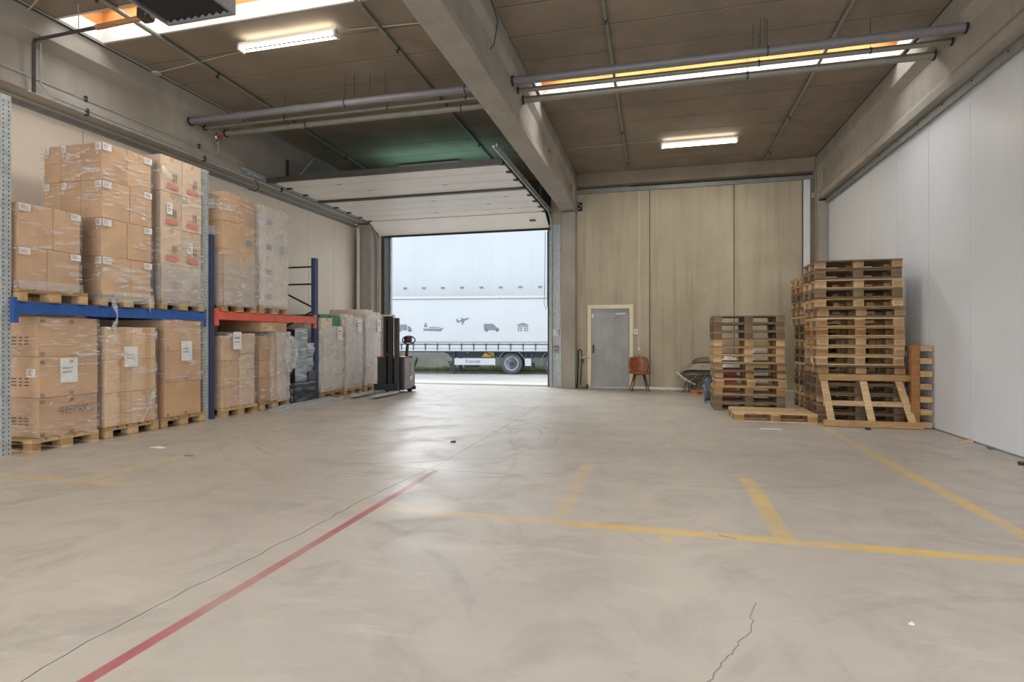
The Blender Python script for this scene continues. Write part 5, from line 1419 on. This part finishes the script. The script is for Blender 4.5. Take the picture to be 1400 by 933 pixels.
def wheel(u):
    x = U(u); z = .54
    w = MB().lathe((x, .12, z), (0, 1, 0), [(0, .36), (0, .42), (.02, .50), (.06, .535), (.28, .535), (.32, .5), (.34, .4)], 40).build('tyre', 'tyre', tr, smooth=True)
    MB().lathe((x, .10, z), (0, 1, 0), [(.02, .30), (0, .335), (.02, .36), (.06, .36), (.06, .31), (.14, .28)], 32).build('rim', 'rim', w, smooth=True)
    MB().lathe((x, .18, z), (0, 1, 0), [(0, .27), (.02, .28)], 32).build('wheel_disc', 'icon', w, smooth=True)
    MB().lathe((x, .06, z), (0, 1, 0), [(0, .07), (.02, .10), (.1, .11), (.12, .13)], 20).build('hub', 'chassis', w, smooth=True)
    nb = MB()
    for a in range(10):
        t_ = 2 * math.pi * a / 10; nb.lathe((x + .2 * math.cos(t_), .15, z + .2 * math.sin(t_)), (0, 1, 0), [(0, .02), (.03, .022)], 6)
    nb.build('wheel_nuts', 'rim', w)
    g2 = MB()
    pts = [(x + .66 * math.cos(R(a)), z + .66 * math.sin(R(a))) for a in range(12, 169, 8)]
    for (a, b) in zip(pts, pts[1:]):
        g2.obox((a[0], .08, a[1]), (b[0] - a[0], 0, b[1] - a[1]), (0, .4, 0), ((a[0] - x) * .045, 0, (a[1] - z) * .045))
    g2.build('mudguard', 'icon', tr)
    MB().lathe((x, 2.0, z), (0, 1, 0), [(0, .4), (.02, .50), (.06, .535), (.28, .535), (.32, .5), (.34, .4)], 28).build('tyre', 'tyre', tr, smooth=True)
    MB().tube([(x, .3, z), (x, 2.1, z)], .08, 10).build('axle', 'chassis', tr)
wheel(698.8); wheel(756.5)
MB().box(U(717), U(725.5), .1, .14, Zv(500), Zv(490)).build('rear_guard', 'curtain', tr)
for u in (718.5, 726): MB().box(U(u) - .03, U(u) + .03, .12, .18, Zv(501), Zv(482)).build('guard_post', 'chassis', tr)
MB().box(U(716), U(728), .5, 1.2, Zv(503), Zv(497)).build('air_tank', 'chassis', tr, bevel=.03)
for u in (639.5, 710): MB().lathe((U(u), .0, Zv(482)), (0, -1, 0), [(0, .035), (.02, .03)], 10).build('marker_lamp', 'orangebox', tr)
# pictograms (flat print)
def pic(name, polys): flat(name, [[(U(a), Zv(b)) for a, b in p][::1] for p in polys], (0, -.002, 0), EX, EZ, 'icon', tr, .003)
def oc(cu, cv, r): return [(cu + r * math.cos(R(a)), cv + r * math.sin(R(a))) for a in range(0, 360, 24)]
pic('truck_pictogram', [[(541, 444), (555, 444), (555, 452), (541, 452)], [(556, 446.3), (559, 446.3), (560.6, 449), (561.8, 450), (561.8, 453), (556, 453)], oc(545, 452.8, 1.7), oc(559, 452.8, 1.7)])
pic('ship_pictogram', [[(577.6, 449.6), (600, 449.6), (606.5, 447.8), (602.5, 453.4), (578.5, 452.6)], [(579, 444.6), (583.5, 444.6), (583.5, 447.6), (579, 447.6)], [(580, 441.8), (582.3, 441.8), (582.3, 444.4), (580, 444.4)]] + [[(586.5 + 3.6 * k, 447.2), (589.3 + 3.6 * k, 447.2), (589.3 + 3.6 * k, 448.9), (586.5 + 3.6 * k, 448.9)] for k in range(4)])
pic('aeroplane_pictogram', [[(623, 436.2), (624.6, 436.2), (627.5, 438.8), (636.5, 435.4), (640.5, 434.9), (641.6, 435.9), (639, 437.7), (626, 441.9), (624, 440.6)], [(631.5, 439.6), (636, 438.2), (632.6, 444.4), (631, 444.6)], [(629, 435.6), (631, 435.2), (635.2, 436.2), (631.5, 437.4)]])
pic('van_pictogram', [[(661.5, 443.2), (674, 443.2), (678, 446.8), (678, 452), (661.5, 452)], [(678.2, 447.4), (681.4, 449), (682.6, 450.2), (682.6, 452.6), (678.2, 452.6)], oc(665.3, 452.4, 1.9), oc(679.6, 452.4, 1.9)])
pic('warehouse_pictogram', [[(706.4, 444.6), (714.4, 441.8), (722.6, 444.6), (722.6, 445.6), (706.4, 445.6)], [(708, 446), (721.5, 446), (721.5, 447.4), (708, 447.4)], [(708, 447.5), (709.6, 447.5), (709.6, 453.6), (708, 453.6)], [(720, 447.5), (721.5, 447.5), (721.5, 453.6), (720, 453.6)]] + [[(711 + 5 * i, 448.2 + 2.8 * j), (713.6 + 5 * i, 448.2 + 2.8 * j), (713.6 + 5 * i, 450.4 + 2.8 * j), (711 + 5 * i, 450.4 + 2.8 * j)] for i in range(2) for j in range(2)])
tc = FW * 28 + RT * (-60 * 28 / 766)
tr.location = (tc.x, tc.y, -.5); tr.rotation_euler = (0, 0, R(8.4))

# unused tone prototypes are removed, the helper flag is dropped
for p in PROTO:
    if 'label' not in p:
        for c in list(p.children): bpy.data.objects.remove(c)
        bpy.data.objects.remove(p)
for o in COL.objects:
    if 'used' in o: del o['used']
